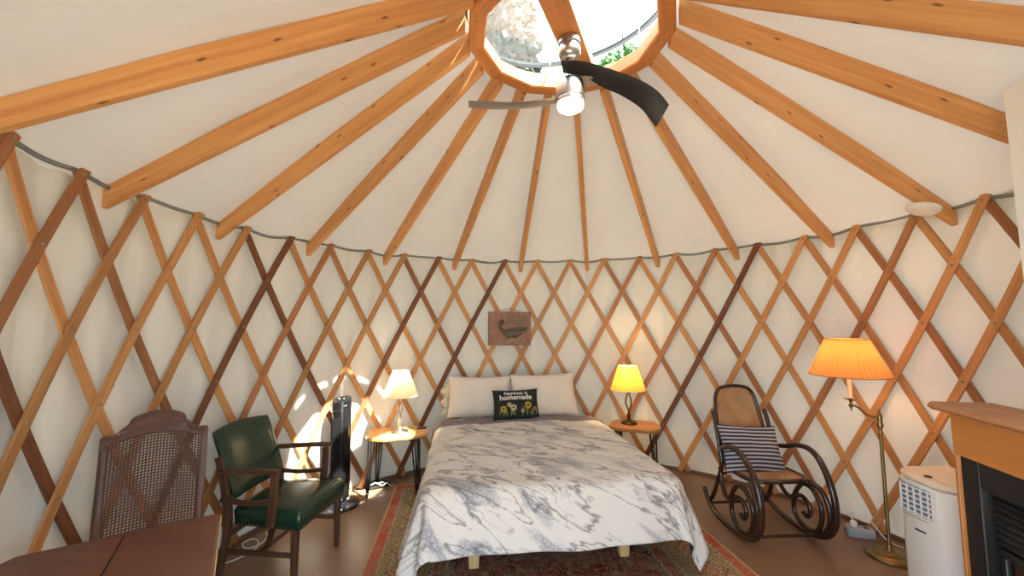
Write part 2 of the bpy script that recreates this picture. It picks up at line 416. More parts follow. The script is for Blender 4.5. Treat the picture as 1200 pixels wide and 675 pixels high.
# ------------------------------------------------------------------ mesh building
class MB:
    def __init__(s): s.v = []; s.f = []; s.uv = []; s.mi = []
    def raw(s, vs, fs, uvs=None, m=0):
        o = len(s.v); s.v += [tuple(x) for x in vs]
        for i, f in enumerate(fs):
            s.f.append(tuple(o + k for k in f)); s.mi.append(m)
            if uvs: s.uv.append(uvs[i])
            else:
                p = [V(vs[k]) for k in f]
                n = (p[1]-p[0]).cross(p[2]-p[0])
                a = max(range(3), key=lambda j: abs(n[j]))
                ax = [(1, 2), (0, 2), (0, 1)][a]
                s.uv.append([(q[ax[0]], q[ax[1]]) for q in p])
        return s
    def loft(s, rings, m=0, closed=True, caps=True, loop=False, flip=False):
        n = len(rings[0]); vs = [V(p) for r in rings for p in r]; fs = []; uvs = []
        per = [0.0]
        ref = max(rings, key=lambda r: sum((V(r[i])-V(r[i-1])).length for i in range(n)))
        for i in range(n): per.append(per[-1] + (V(ref[(i+1) % n])-V(ref[i])).length)
        cen = [sum((V(p) for p in r), V())/n for r in rings]
        if closed: us = [0.0]; [us.append(us[-1] + max((cen[i]-cen[i-1]).length, 1e-4)) for i in range(1, len(rings))]
        else: us = [0.0]; [us.append(us[-1] + (V(rings[i][0])-V(rings[i-1][0])).length) for i in range(1, len(rings))]
        N = len(rings)
        for i in range(N if loop else N-1):
            j = (i+1) % N
            uj = us[j] if j else us[-1] + (cen[0]-cen[-1]).length
            for k in range(n if closed else n-1):
                q = (k+1) % n
                fs.append((i*n+k, i*n+q, j*n+q, j*n+k))
                uvs.append([(us[i], per[k]), (us[i], per[k+1]), (uj, per[k+1]), (uj, per[k])])
        if caps and closed and not loop:
            for i, rev in ((0, True), (N-1, False)):
                idx = list(range(i*n, i*n+n))
                if rev: idx = idx[::-1]
                fs.append(tuple(idx)); c = cen[i]
                a = (V(rings[i][1])-V(rings[i][0])).normalized() if (V(rings[i][1])-V(rings[i][0])).length > 1e-9 else V((1, 0, 0))
                b2 = (V(rings[i][n//2])-c)
                b2 = (b2 - a*b2.dot(a)); b2 = b2.normalized() if b2.length > 1e-9 else V((0, 0, 1))
                uvs.append([((vs[x]-c).dot(a), (vs[x]-c).dot(b2)) for x in idx])
        if flip: fs = [f[::-1] for f in fs]; uvs = [u[::-1] for u in uvs]
        return s.raw(vs, fs, uvs, m)
    def sweep(s, path, prof, up=None, scale=None, m=0, loop=False, caps=True):
        path = [V(p) for p in path]; N = len(path); rings = []
        T = []
        for i in range(N):
            if loop: t = path[(i+1) % N]-path[i-1]
            else: t = path[min(i+1, N-1)]-path[max(i-1, 0)]
            T.append(t.normalized())
        nrm = None
        for i in range(N):
            t = T[i]
            if up is not None:
                u = V(up(path[i]) if callable(up) else (up[i] if isinstance(up, list) else up))
                side = t.cross(u).normalized(); nn = side.cross(t)
            else:
                if nrm is None:
                    a = V((0, 0, 1)) if abs(t.z) < 0.9 else V((1, 0, 0))
                    nrm = (a - t*a.dot(t)).normalized()
                else: nrm = (nrm - t*nrm.dot(t)).normalized()
                nn = nrm; side = t.cross(nn)
            k = scale[i] if scale else 1.0
            ka, kb = k if isinstance(k, tuple) else (k, k)
            rings.append([path[i] + side*(a*ka) + nn*(b*kb) for a, b in prof])
        return s.loft(rings, m, caps=caps, loop=loop, flip=True)
    def tube(s, path, r, seg=10, m=0, scale=None, loop=False):
        return s.sweep(path, circ(r, seg), scale=scale, m=m, loop=loop)
    def lathe(s, prof, c=(0, 0, 0), seg=32, m=0, ax=None, pleat=0, pa=0.0, caps=True):
        c = V(c); rings = []
        Q = V(ax).to_track_quat('Z', 'Y') if ax else None
        for r, z in prof:
            ring = []
            for k in range(seg):
                a = 2*pi*k/seg
                rr = r * (1 + (pa if (k % 2) else -pa)) if pleat else r
                p = V((rr*cos(a), rr*sin(a), z))
                ring.append(c + (Q @ p if Q else p))
            rings.append(ring)
        return s.loft(rings, m, caps=caps)
    def box(s, c, size, bev=0.004, rotz=0.0, m=0, rot=None):
        c = V(c); x, y, z = [q/2 for q in size]; b = min(bev, x*0.9, y*0.9, z*0.9)
        Rm = rot if rot else Matrix.Rotation(rotz, 3, 'Z')
        ax = max(range(3), key=lambda i: size[i])      # loft along the longest axis
        h = (x, y, z); o = [(1, 2), (2, 0), (0, 1)][ax]
        rings = []
        for t, ins in ((-h[ax], b), (-h[ax]+b, 0), (h[ax]-b, 0), (h[ax], b)):
            ring = []
            pr = rrect(2*(h[o[0]]-ins), 2*(h[o[1]]-ins), b, 2)
            for a, d in pr:
                p = [0, 0, 0]; p[ax] = t; p[o[0]] = a; p[o[1]] = d
                ring.append(c + Rm @ V(p))
            rings.append(ring)
        return s.loft(rings, m)
    def board(s, a, b, w, t, up, bev=0.003, m=0):
        a, b = V(a), V(b); d = (b-a).normalized()
        e = min(bev, (b-a).length*0.2)
        pr = rrect(w, t, bev, 1)
        k = ((w-2*bev)/w, (t-2*bev)/t)
        return s.sweep([a, a+d*e, b-d*e, b], pr, up=up, scale=[k, 1, 1, k], m=m)
    def prism(s, poly, z0, z1, bev=0.0, m=0, mtop=None):
        """poly: ccw list of (x, y)"""
        n = len(poly)
        def inset(d):
            out = []
            for i in range(n):
                p0, p1, p2 = V(poly[i-1]), V(poly[i]), V(poly[(i+1) % n])
                e1 = (p1-p0).normalized(); e2 = (p2-p1).normalized()
                n1 = V((-e1.y, e1.x)); n2 = V((-e2.y, e2.x))
                bi = (n1+n2); bi = bi/max(0.3, bi.length_squared)*2
                out.append(p1 + bi*d)
            return out
        rings = []
        for z, d in ((z0, bev), (z0+bev, 0), (z1-bev, 0), (z1, bev)) if bev else ((z0, 0), (z1, 0)):
            rings.append([(q.x, q.y, z) for q in (inset(d) if d else [V(p) for p in poly])])
        N = len(rings)
        vs = [p for r in rings for p in r]; fs = []; uvs = []
        for i in range(N-1):
            for k in range(n):
                q = (k+1) % n; f = (i*n+k, i*n+q, (i+1)*n+q, (i+1)*n+k); fs.append(f)
                L = (V(poly[q])-V(poly[k])).length
                uvs.append([(0, vs[f[0]][2]), (L, vs[f[1]][2]), (L, vs[f[2]][2]), (0, vs[f[3]][2])])
        fs.append(tuple(range(n))[::-1]); uvs.append([(vs[k][0], vs[k][1]) for k in fs[-1]])
        fs.append(tuple(range((N-1)*n, N*n))); uvs.append([(vs[k][0], vs[k][1]) for k in fs[-1]])
        return s.raw(vs, fs, uvs, m)
    def grid(s, fn, nu, nv, uvfn, m=0, flip=False):
        vs = [fn(i/nu, j/nv) for j in range(nv+1) for i in range(nu+1)]
        fs = []; uvs = []
        for j in range(nv):
            for i in range(nu):
                q = [(i, j), (i+1, j), (i+1, j+1), (i, j+1)]
                if flip: q = q[::-1]
                fs.append(tuple(b*(nu+1)+a for a, b in q)); uvs.append([uvfn(a/nu, b/nv) for a, b in q])
        return s.raw(vs, fs, uvs, m)
    def xform(s, Mx):
        s.v = [tuple(Mx @ V(p)) for p in s.v]; return s
    def build(s, name, mats, parent=None, loc=None, rot=None, sharp=38):
        me = bpy.data.meshes.new(name)
        me.from_pydata(s.v, [], s.f)
        for mm in (mats if isinstance(mats, (list, tuple)) else [mats]): me.materials.append(mm)
        ul = me.uv_layers.new(name='UVMap'); flat = [c for f in s.uv for uv in f for c in uv]
        ul.data.foreach_set('uv', flat)
        me.polygons.foreach_set('material_index', s.mi)
        me.polygons.foreach_set('use_smooth', [True]*len(s.f))
        me.update()
        me.set_sharp_from_angle(angle=R(sharp))
        o = bpy.data.objects.new(name, me); COL.objects.link(o)
        if parent: o.parent = parent
        if loc is not None: o.location = loc
        if rot is not None: o.rotation_euler = rot
        return o
def circ(r, seg=10): return [(r*cos(2*pi*k/seg), r*sin(2*pi*k/seg)) for k in range(seg)]
def rrect(w, h, r, seg=2):
    r = min(r, w/2*0.98, h/2*0.98); out = []
    for cx, cy, a0 in ((w/2-r, h/2-r, 0), (-w/2+r, h/2-r, 90), (-w/2+r, -h/2+r, 180), (w/2-r, -h/2+r, 270)):
        for k in range(seg+1):
            a = R(a0 + 90*k/seg); out.append((cx+r*cos(a), cy+r*sin(a)))
    return out
def cr(pts, n=8, loop=False):
    P = [V(p) for p in pts]; N = len(P); out = []
    for i in range(N if loop else N-1):
        g = (lambda k: P[k % N]) if loop else (lambda k: P[min(max(k, 0), N-1)])
        p0, p1, p2, p3 = g(i-1), g(i), g(i+1), g(i+2)
        for j in range(n):
            t = j/n
            out.append(0.5*((2*p1) + (p2-p0)*t + (2*p0-5*p1+4*p2-p3)*t*t + (3*p1-p0-3*p2+p3)*t**3))
    if not loop: out.append(P[-1])
    return out
def tag(o, label, cat, group=None):
    o['label'] = label; o['category'] = cat
    if group: o['group'] = group
    return o
def thing(name, label, cat, loc=(0, 0, 0), rotz=0.0, group=None):
    o = bpy.data.objects.new(name, None); COL.objects.link(o)
    o.empty_display_size = 0.05
    o.location = loc; o.rotation_euler = (0, 0, rotz)
    return tag(o, label, cat, group)
def struct(o): o['kind'] = 'structure'; return o
def pol(r, th, z): return V((r*sin(th), r*cos(th), z))
def hsh(*a):
    x = sum(v*k for v, k in zip(a, (12.9898, 78.233, 37.719)))
    return (sin(x)*43758.5453) % 1.0

# ------------------------------------------------------------------ setting: ground, floor, walls, roof
def disc(r, z0, z1, seg=96):
    b = MB(); b.prism([(r*cos(2*pi*k/seg), r*sin(2*pi*k/seg)) for k in range(seg)], z0, z1); return b
struct(MB().box((0, 0, -0.36), (60, 60, 0.2), 0.0).build('outdoor_ground', M['ground']))
struct(disc(2.62, -0.26, 0.0).build('floor', M['floor']))

RF = RL + 0.034
def wall_r(th, z):
    f = z/2.3
    w = 1.5*0.006*sin(th*23 + 1.3*sin(th*7)) + 0.005*sin(th*51 + 2.0*f + sin(th*13)) + 0.004*sin(7*f + th*9) + 0.0035*sin(th*87+3*sin(f*4))
    # creases gather towards each rafter foot
    k = (th - TH0)/DT
    g = math.exp(-((2.28-z)/0.16)**2)*0.006*sin(k*2*pi*2)
    return RF + 0.010 + w*(0.5+0.5*min(1, z/0.5)) + g
def wall_top(th): return 2.335
def wall_panel(name, a0, a1, n):
    b = MB()
    b.grid(lambda u, v: pol(wall_r(a0+(a1-a0)*u, wall_top(0)*v), a0+(a1-a0)*u, wall_top(0)*v), n, 46,
           lambda u, v: ((a0+(a1-a0)*u)*RF, v*2.3))
    return struct(b.build(name, M['wall_canvas'], sharp=180))
A_L, A_R = TH_DOOR - 2*pi + DOOR_HALF, TH_DOOR - DOOR_HALF
wall_panel('wall_left', A_L, -0.9, 200)
wall_panel('wall_back', -0.9, 0.9, 220)
wall_panel('wall_right', 0.9, A_R, 200)

def roof_z(r, th):
    t = min(1, max(0, (r-1.7)/0.75)); t = t*t*(3-2*t)
    h = 0.141*(1-t) + 0.112*t
    dd = abs((th - TH_DOOR + pi) % (2*pi) - pi)
    k = ((th-TH0)/DT + 0.5)/2
    sag = 0.020*sin(pi*(k % 1.0))**2*min(1, (r-0.6)/0.9)*min(1, dd/0.3)*(1-0.85*t)
    wr = (0.004*sin(r*9+th*31)*sin(th*17+r*3) + 0.003*sin(r*23 + sin(th*40)))*min(1, dd/0.3)
    return raf_z(r) + h - sag + wr
b = MB()
b.grid(lambda u, v: pol(0.605+(2.52-0.605)*v, 2*pi*u + TH_DOOR - 2*pi, roof_z(0.605+(2.52-0.605)*v, 2*pi*u + TH_DOOR - 2*pi)), 390, 40,
       lambda u, v: (u*12, v*1.9))
struct(b.build('ceiling', M['roof_canvas'], sharp=180))

# door frame round the open doorway the room is seen from
b = MB()
for s in (-1, 1):
    th = TH_DOOR + s*DOOR_HALF
    b.board(pol(RL+0.04, th, 0.0), pol(RL+0.04, th, 2.14), 0.09, 0.12, pol(1, th, 0), 0.004)
b.board(pol(RL+0.04, TH_DOOR-DOOR_HALF-0.02, 2.17), pol(RL+0.04, TH_DOOR+DOOR_HALF+0.02, 2.17), 0.12, 0.09, (0, 0, 1), 0.004)
struct(b.build('trim_1', M['ring']))
b = MB()
b.grid(lambda u, v: pol(RL+0.05, TH_DOOR-DOOR_HALF+2*DOOR_HALF*u, 2.15+0.21*v), 30, 3, lambda u, v: (u, v))
struct(b.build('wall_front', M['wall_canvas'], sharp=180))

# added awning, out of view, that blocks direct sun through the doorway
b = MB(); dd_ = pol(1, TH_DOOR, 0); sd_ = V((dd_.y, -dd_.x, 0))
b.loft([[dd_*r + sd_*x + V((0, 0, z)) for x, z in ((-1.6, z0), (1.6, z0), (1.6, z0+0.05), (-1.6, z0+0.05))] for r, z0 in ((2.60, 2.34), (4.6, 2.14))])
struct(b.build('added_sun_awning', M['ring']))
b = MB()
for x in (-1.45, 1.45): b.board(dd_*4.45 + sd_*x + V((0, 0, -0.26)), dd_*4.45 + sd_*x + V((0, 0, 2.15)), 0.09, 0.09, (1, 0, 0), 0.004)  # posts for the added awning, also unseen
struct(b.build('added_awning_posts', M['ring']))

# dark rubber baseboard strip seen along the foot of the canvas
def base_strip(name, a0, a1):
    b = MB(); n = 60
    b.sweep([pol(RF-0.004, a0+(a1-a0)*i/n, 0.0175) for i in range(n+1)], rrect(0.012, 0.035, 0.003, 1), up=(0, 0, 1))
    return struct(b.build(name, plain(name+'_paint', s2l(112, 88, 72), 0.6)))
base_strip('baseboard_left', A_L+0.05, -0.9); base_strip('baseboard_back', -0.9, 0.9); base_strip('baseboard_right', 0.9, A_R-0.05)

# ------------------------------------------------------------------ lattice
lat = thing('lattice_wall', 'folding wooden lattice of crossed slats all round the white canvas wall', 'lattice', (0, 0, 0))
DARK_F = {-7, -3, -1, 6, 13}
BROWN_F = {-12, -11, -6, 3, 5, 9}
DARK_B = {-13, -8, -16}
BROWN_B = {-11, -4, 2, 4, 8}
def in_door(th):
    d = (th - TH_DOOR + pi) % (2*pi) - pi
    return abs(d) < DOOR_HALF + 0.03
def slat(k, sgn, r, mset):
    """sgn -1: leans to the left going down (inner layer); +1: outer layer"""
    th_t = TH0 + k*DT
    z_top, z_bot = H0 + 0.035, 0.02
    zs = [z_top + (z_bot - z_top)*i/16 for i in range(17)]
    pts = []
    for z in zs:
        th = th_t + sgn*(H0-z)/DZ*DT/2
        if in_door(th):
            if len(pts) > 3: break
            pts = []; continue
        pts.append((th, z))
    if len(pts) < 4: return
    b = MB()
    b.sweep([pol(r, th, z) for th, z in pts], rrect(0.052, 0.014, 0.002, 1), up=[pol(1, th, 0) for th, z in pts])
    if sgn < 0:
        for j in range(0, 7):
            z = H0 - DZ*j; th = th_t - DT/2*j
            if z < 0.05 or in_door(th): continue
            b.lathe([(0.0, 0.006), (0.005, 0.0055), (0.0075, 0.003), (0.008, 0.0)], pol(r-0.007, th, z), 10, 1, ax=-pol(1, th, 0))
    ks = ((k + 13) % 39) - 13 if k < 0 else k
    dark, brown = (DARK_F, BROWN_F) if sgn < 0 else (DARK_B, BROWN_B)
    m = M['slat_dark'] if k in dark else (M['slat_brown'] if (k in brown or hsh(k, sgn) < 0.12) else M['slat'])
    b.build('slat', [m, M['bolt']], lat)
for k in range(-19, 20):
    slat(k, +1, RL + 0.008, 0)
for k in range(-19, 20):
    slat(k, -1, RL - 0.008, 0)

# steel cable lying in the lattice crotches and sagging between them, with short loops round the rafter feet
b = MB()
pts = []
for i in range(39*6+1):
    k = -19.5 + i/6
    th = TH0 + k*DT
    if in_door(th): continue
    f = k - math.floor(k)
    pts.append((k, pol(RL + 0.004 - 0.003*sin(k*2.3), th, H0 + 0.012 + 0.004*sin(k*1.7) - (0.018+0.012*sin(math.floor(k)*2.1))*sin(pi*f))))
b.tube([p - p.normalized()*0.012*0 for k, p in pts], 0.006, 8)
b.tube([p + V((0, 0, 0.014)) - p.normalized()*0.004 for k, p in pts], 0.004, 6)
tag(b.build('tension_cable', M['cable']), 'grey steel cable running along the top of the wooden lattice', 'cable')

# ------------------------------------------------------------------ ring, beam, rafters
ring = thing('roof_ring', 'round wooden roof ring with central beam framing the bright skylight', 'ring', (0, 0, 3.32))
NS = 12
def ring_pt(r, k, z): return V((r*sin(2*pi*k/NS + 0.12), r*cos(2*pi*k/NS + 0.12), z))
for k in range(NS):
    b = MB(); rings = []
    for q in (0, 1):
        kk = k + (0.004 if q == 0 else 0.996)
        pr = [(0.545, 0.0), (0.632, 0.0), (0.640, 0.008), (0.640, 0.11), (0.56, 0.11), (0.535, 0.09), (0.535, 0.010)]
        rings.append([ring_pt(r, kk, z) for r, z in pr])
    b.loft(rings)
    for q in (0.2, 0.8): b.lathe([(0.004, 0.001), (0.007, -0.001), (0.006, -0.004), (0.0, -0.005)], ring_pt(0.585, k+q, 0.0), 8, 1)
    b.build('ring_segment', [M['ring'], M['bolt']], ring, sharp=30)
bd = V((0.38, 0.92, 0)).normalized()
b = MB(); b.board(-bd*0.55 + V((0, 0, 0.055)), bd*0.55 + V((0, 0, 0.055)), 0.16, 0.085, (0, 0, 1), 0.004)
b.build('cross_beam', M['ring'], ring)
RAF_LABELS = {
 -14: 'pine roof rafter cutting the top corner of the picture high above the dining table',
 -12: 'pine roof rafter reaching the picture edge above the wall beside the dining table',
 -10: 'pine roof rafter ending on the wall above the cane-backed dining chair',
 -8: 'pine roof rafter ending on the wall above the green leather armchair',
 -6: 'pine roof rafter ending on the wall above the black tower fan',
 -4: 'pine roof rafter ending on the wall above the lamp with the white shade',
 -2: 'pine roof rafter ending above the white pillow beside the silver lamp',
 0: 'pine roof rafter ending on the wall right above the carved wall plaque',
 2: 'pine roof rafter ending on the wall between the carved plaque and the yellow lamp',
 4: 'pine roof rafter ending on the wall above the lamp with the yellow lit shade',
 6: 'pine roof rafter ending on the wall above the top of the bentwood rocking chair',
 8: 'pine roof rafter ending on the wall above the pleated orange floor lamp',
 10: 'pine roof rafter with the round white smoke alarm near its foot',
 12: 'pine roof rafter ending behind the tall white partition above the fireplace',
 14: 'pine roof rafter crossing the top corner of the picture above the white partition',
}
def rafter(k):
    th = TH0 + (k - 0.5)*DT
    d = pol(1, th, 0)
    ri, ro = 0.642, 2.47
    hgt = 0.115
    up = (V((0, 0, 1))*1.0 + d*ROOF_SLOPE).normalized()
    side = V((d.y, -d.x, 0))
    def sec(r, h, z=None):
        zz = raf_z(r)
        return [d*r + side*a + V((0, 0, zz + c)) for a, c in ((-0.0205, 0.0), (-0.0175, -0.003), (0.0175, -0.003), (0.0205, 0.0), (0.0205, h), (-0.0205, h))]
    b = MB()
    b.loft([sec(ri, 0.138), sec(1.2, 0.138), sec(1.9, 0.13), sec(ro, 0.10)], flip=True)
    o = b.build('rafter', M['rafter'], sharp=25)
    lab = RAF_LABELS.get(k, 'pine roof rafter over the open doorway')
    tag(o, lab, 'rafter', 'pine roof rafters' if k in RAF_LABELS else 'pine rafters over the doorway')
for k in range(-18, 20, 2): rafter(k)

# ------------------------------------------------------------------ skylight dome
dm = thing('skylight_dome', 'clear domed skylight propped open above the roof ring', 'skylight', (0, 0, 3.425))
tilt = Matrix.Translation((0, 0, 0.125)) @ V((0, 0, 1)).rotation_difference(V((-0.12, -0.08, 1)).normalized()).to_matrix().to_4x4()
b = MB()
b.lathe([(0.655 - 0.0, 0.0), (0.65, 0.02), (0.62, 0.07), (0.55, 0.13), (0.42, 0.19), (0.25, 0.225), (0.08, 0.237), (0.001, 0.238)], seg=64, caps=False)
b.xform(tilt); b.build('dome_shell', M['dome'], dm, sharp=180)
b = MB(); b.lathe([(0.635, -0.012), (0.675, -0.012), (0.675, 0.006), (0.635, 0.006), (0.635, -0.012)], seg=64, caps=False)
b.xform(tilt); b.build('dome_rim', M['rubber'], dm)
b = MB(); b.tube(cr([(-0.10, 0.27, 0.02), (-0.12, 0.23, 0.10), (-0.135, 0.21, 0.115), (-0.15, 0.22, 0.10), (-0.155, 0.24, 0.07)], 6), 0.006, 8)
b.tube([(-0.10, 0.27, 0.02), (-0.092, 0.29, -0.07)], 0.006, 8); b.tube([(-0.092, 0.29, -0.068), (-0.115, 0.52, -0.06)], 0.005, 8)
b.build('crank_rod', M['cord_white'], dm)
b = MB()
for i in range(14):
    z = 0.40 - 0.0 - i*0.019
    a = i % 2
    b.tube([(0.537+0.005*cos(t)*(1-a), 0.3+0.005*cos(t)*a, z-0.15+0.011*sin(t)) for t in [2*pi*j/8 for j in range(8)]], 0.0016, 5, loop=True)
b.lathe([(0.0, 0.03), (0.010, 0.022), (0.013, 0.01), (0.010, 0.0), (0.0, -0.008)], (0.537, 0.3, -0.045+0.015), 12)
b.build('lift_chain', M['silver'], dm)

# ------------------------------------------------------------------ ceiling fan
fan = thing('ceiling_fan', 'nickel ceiling fan with light and curved black blade under the skylight', 'ceiling fan', (0, 0, 3.3))
F0 = 3.3
b = MB(); b.lathe([(0.030, -0.105), (0.045, -0.10), (0.062, -0.085), (0.070, -0.06), (0.070, -0.035), (0.060, -0.012), (0.068, -0.006), (0.068, 0.030), (0.0, 0.030)], seg=40); b.build('canopy', M['silver'], fan)
b = MB(); b.lathe([(0.013, -0.25), (0.013, -0.09)], seg=16); b.lathe([(0.02, -0.135), (0.022, -0.128), (0.022, -0.115), (0.016, -0.10)], seg=20); b.build('down_rod', M['silver'], fan)
b = MB(); b.lathe([(0.0, -0.215), (0.03, -0.218), (0.035, -0.232), (0.06, -0.238), (0.082, -0.250), (0.088, -0.27), (0.088, -0.355), (0.084, -0.36), (0.086, -0.366), (0.086, -0.385), (0.06, -0.386), (0.0, -0.386)], seg=48, m=0)
b.build('motor_housing', M['silver'], fan)
b = MB(); b.lathe([(0.080, -0.384), (0.082, -0.40), (0.076, -0.418), (0.055, -0.432), (0.025, -0.438), (0.001, -0.439)], seg=40); b.build('light_lens', M['lens'], fan)
def blade(up, lo, name, m, th=0.005):
    U = cr(up, 6); L = cr(lo, 6); b = MB(); rings = []
    for p, q in zip(U, L):
        p, q = p - V((0, 0, F0)), q - V((0, 0, F0)); c = (p+q)/2
        w = (q-p); nn = w.cross(V((0.6, 0.1, -0.1))).normalized()*th
        ring = []
        for t, h in ((0, 0), (0.06, 0.7), (0.3, 1.15), (0.7, 1.0), (0.94, 0.6), (1, 0), (0.94, -0.6), (0.7, -0.9), (0.3, -0.9), (0.06, -0.6)):
            ring.append(p + w*t + nn*h)
        rings.append(ring)
    b.loft(rings)
    return b.build(name, m, fan)
bl = blade([(-0.074, -0.16, 3.088), (0.071, -0.124, 3.104), (0.239, -0.088, 3.077), (0.412, -0.052, 3.034), (0.532, -0.016, 2.983), (0.613, 0.02, 2.915)],
           [(-0.05, -0.07, 3.066), (0.086, -0.034, 3.062), (0.203, 0.002, 3.017), (0.324, 0.038, 2.986), (0.461, 0.074, 2.916), (0.559, 0.11, 2.813)], 'blade', M['black_matte'])
bl['label'] = 'curved black blade'
bl = blade([(-0.075, -0.02, 2.95), (-0.2, -0.025, 2.925), (-0.358, -0.02, 2.917), (-0.5, -0.018, 2.926), (-0.625, -0.005, 2.936)],
           [(-0.075, 0.07, 2.956), (-0.2, 0.085, 2.94), (-0.358, 0.09, 2.930), (-0.5, 0.09, 2.930), (-0.632, 0.07, 2.931)], 'blade', M['silver'])
bl['label'] = 'thin silver blade seen edge on'
b = MB(); b.prism([(0.03, -0.045), (0.12, -0.05), (0.185, -0.035), (0.205, 0.0), (0.185, 0.04), (0.12, 0.055), (0.03, 0.05)], -0.248, -0.222, 0.006)
b.build('blade_bracket', M['silver'], fan)

# ------------------------------------------------------------------ partition, mantel fireplace
FD = V((-0.226, -0.974, 0)).normalized()    # runs towards the doorway
FN = V((-0.974, 0.226, 0)).normalized()     # faces the room
FC = V((1.635, -0.495, 0))                  # far front corner of the fireplace body
def fx(s, n, z): return FC + FD*s + FN*n + V((0, 0, z))
Rf = Matrix(((FD.x, FN.x, 0), (FD.y, FN.y, 0), (0, 0, 1)))     # columns: along, out, up (left-handed check below)
E = V((1.765, -0.714, 0))
b = MB()
zt0, zt1 = 2.565, 2.565
def part_pt(s, n, z): return E + FD*s - FN*n + V((0, 0, z))
L = 0.62
b.loft([[part_pt(0, 0, 0), part_pt(L, 0, 0), part_pt(L, 0.10, 0), part_pt(0, 0.10, 0)],
        [part_pt(0, 0, zt0), part_pt(L, 0, zt1), part_pt(L, 0.10, zt1), part_pt(0, 0.10, zt0)]])
struct(b.build('wall_partition', M['white_paint']))

fp = thing('fireplace', 'electric fireplace with black insert and thick wooden mantel shelf', 'fireplace', tuple(FC))
def F(s, n, z): return FD*s + FN*n + V((0, 0, z))
def fbox(b, s0, s1, n0, n1, z0, z1, bev=0.003, m=0):
    a, c = F(s0, (n0+n1)/2, (z0+z1)/2), F(s1, (n0+n1)/2, (z0+z1)/2)
    return b.board(a, c, n1-n0, z1-z0, (0, 0, 1), bev, m)
FL = 1.02; FDp = 0.185
b = MB(); rings = []
N = 14
for i in range(N+1):
    s = -0.030 + (FL+0.06)*i/N
    w = 0.004*sin(i*1.9) + 0.003*sin(i*4.3+1)
    rings.append([F(s, -FDp, 1.165), F(s, 0.050+w*0.5, 1.165), F(s, 0.064+w, 1.178), F(s, 0.056+w*1.4, 1.192), F(s, 0.046+w, 1.200), F(s, -FDp, 1.200)])
b.loft(rings); b.build('mantel_shelf', M['mantel'], fp)
b = MB()
fbox(b, 0.0, FL, -FDp, 0.0, 0.975, 1.164)          # header
b.build('header_panel', M['fire_wood'], fp)
for s0, s1 in ((0.0, 0.018), (FL-0.018, FL)):
    b = MB(); fbox(b, s0, s1, -FDp, 0.0, 0.0, 0.974); b.build('side_panel', M['fire_wood'], fp)
ins = MB()
fbox(ins, 0.0185, FL-0.0185, -FDp+0.01, -0.14, 0.02, 0.973, 0.002)
fp_in = ins.build('firebox', M['black_matte'], fp)
b = MB()
fbox(b, 0.0185, 0.1103, -0.139, -0.012, 0.02, 0.972, 0.003); fbox(b, FL-0.11, FL-0.0185, -0.139, -0.012, 0.02, 0.972, 0.003)
fbox(b, 0.1100, FL-0.1100, -0.139, -0.012, 0.86, 0.972, 0.003)
b.build('surround', M['charcoal'], fp)
for i in range(7):
    z = 0.84 - i*0.028
    b = MB(); b.board(F(0.13, -0.055, z), F(FL-0.13, -0.055, z), 0.05, 0.008, (FN + V((0, 0, 1.2))).normalized(), 0.002)
    b.build('louvre', M['black_matte'], fp)
b = MB()
fbox(b, 0.125, FL-0.125, -0.07, -0.045, 0.605, 0.635, 0.004); fbox(b, 0.125, 0.155, -0.07, -0.045, 0.10, 0.605, 0.004)
fbox(b, FL-0.155, FL-0.125, -0.07, -0.045, 0.10, 0.605, 0.004); fbox(b, 0.125, FL-0.125, -0.07, -0.045, 0.07, 0.10, 0.004)
b.build('glass_frame', M['charcoal'], fp)
b = MB(); fbox(b, 0.155, FL-0.155, -0.066, -0.058, 0.10, 0.605, 0.001); b.build('glass_front', M['black_gloss'], fp)

# ------------------------------------------------------------------ portable air conditioner
ac = thing('air_conditioner', 'white portable air conditioner between brass floor lamp and fireplace', 'air conditioner', (1.94, -0.175, 0), R(0))
fr_ang = math.atan2(-0.19, -0.034)        # direction of the front edge going towards the camera
def acp(x, y): return (x, y)
poly = [(-0.165, 0.095), (-0.172, -0.085), (-0.160, -0.115), (-0.105, -0.165), (-0.085, -0.175), (0.15, -0.175), (0.17, -0.155), (0.17, 0.155), (0.15, 0.175), (-0.085, 0.175), (-0.125, 0.15)]
poly = poly[::-1] if False else poly
b = MB(); b.prism(poly, 0.03, 0.715, 0.006); b.build('body', M['white_plastic'], ac)
pt = [(x*0.985, y*0.985) for x, y in poly]
b = MB(); b.prism(pt, 0.7155, 0.752, 0.012)
b.box((-0.02, -0.06, 0.7525), (0.16, 0.17, 0.004), 0.0015)
b.build('top_cover', plain('cream_top', s2l(226, 208, 186), 0.4), ac)
b = MB(); b.lathe([(0.0, 0.006), (0.014, 0.0055), (0.017, 0.002), (0.017, 0)], (-0.115, -0.0, 0.752), 20); b.build('control_button', M['bronze'], ac)
fn = V((-1, -0.04, 0)).normalized(); fdv = V((-0.04, 1, 0)).normalized()
def acf(s, z, n): return V((-0.1705, 0.0, 0)) + fdv*s + fn*n + V((0, 0, z))
b = MB(); b.board(acf(-0.082, 0.625, 0.001), acf(0.090, 0.625, 0.001), 0.004, 0.145, (0, 0, 1), 0.001); b.build('grille_shade_plate', M['grille_shade'], ac)  # flat plate painted in the shade tone, no real depth
b = MB()
for i in range(6):
    z = 0.562 + i*0.0255
    b.board(acf(-0.084, z, 0.005), acf(0.092, z, 0.005), 0.010, 0.007, (0, 0, 1), 0.001)
for i in range(6):
    s = -0.084 + i*0.0352
    b.board(acf(s, 0.555, 0.006), acf(s, 0.697, 0.006), 0.006, 0.010, tuple(fn), 0.001)
b.build('air_grille', M['white_plastic'], ac)
b = MB(); b.board(acf(-0.02, 0.475, 0.001), acf(0.035, 0.475, 0.001), 0.002, 0.009, (0, 0, 1), 0.0005); b.build('maker_badge', M['charcoal'], ac)
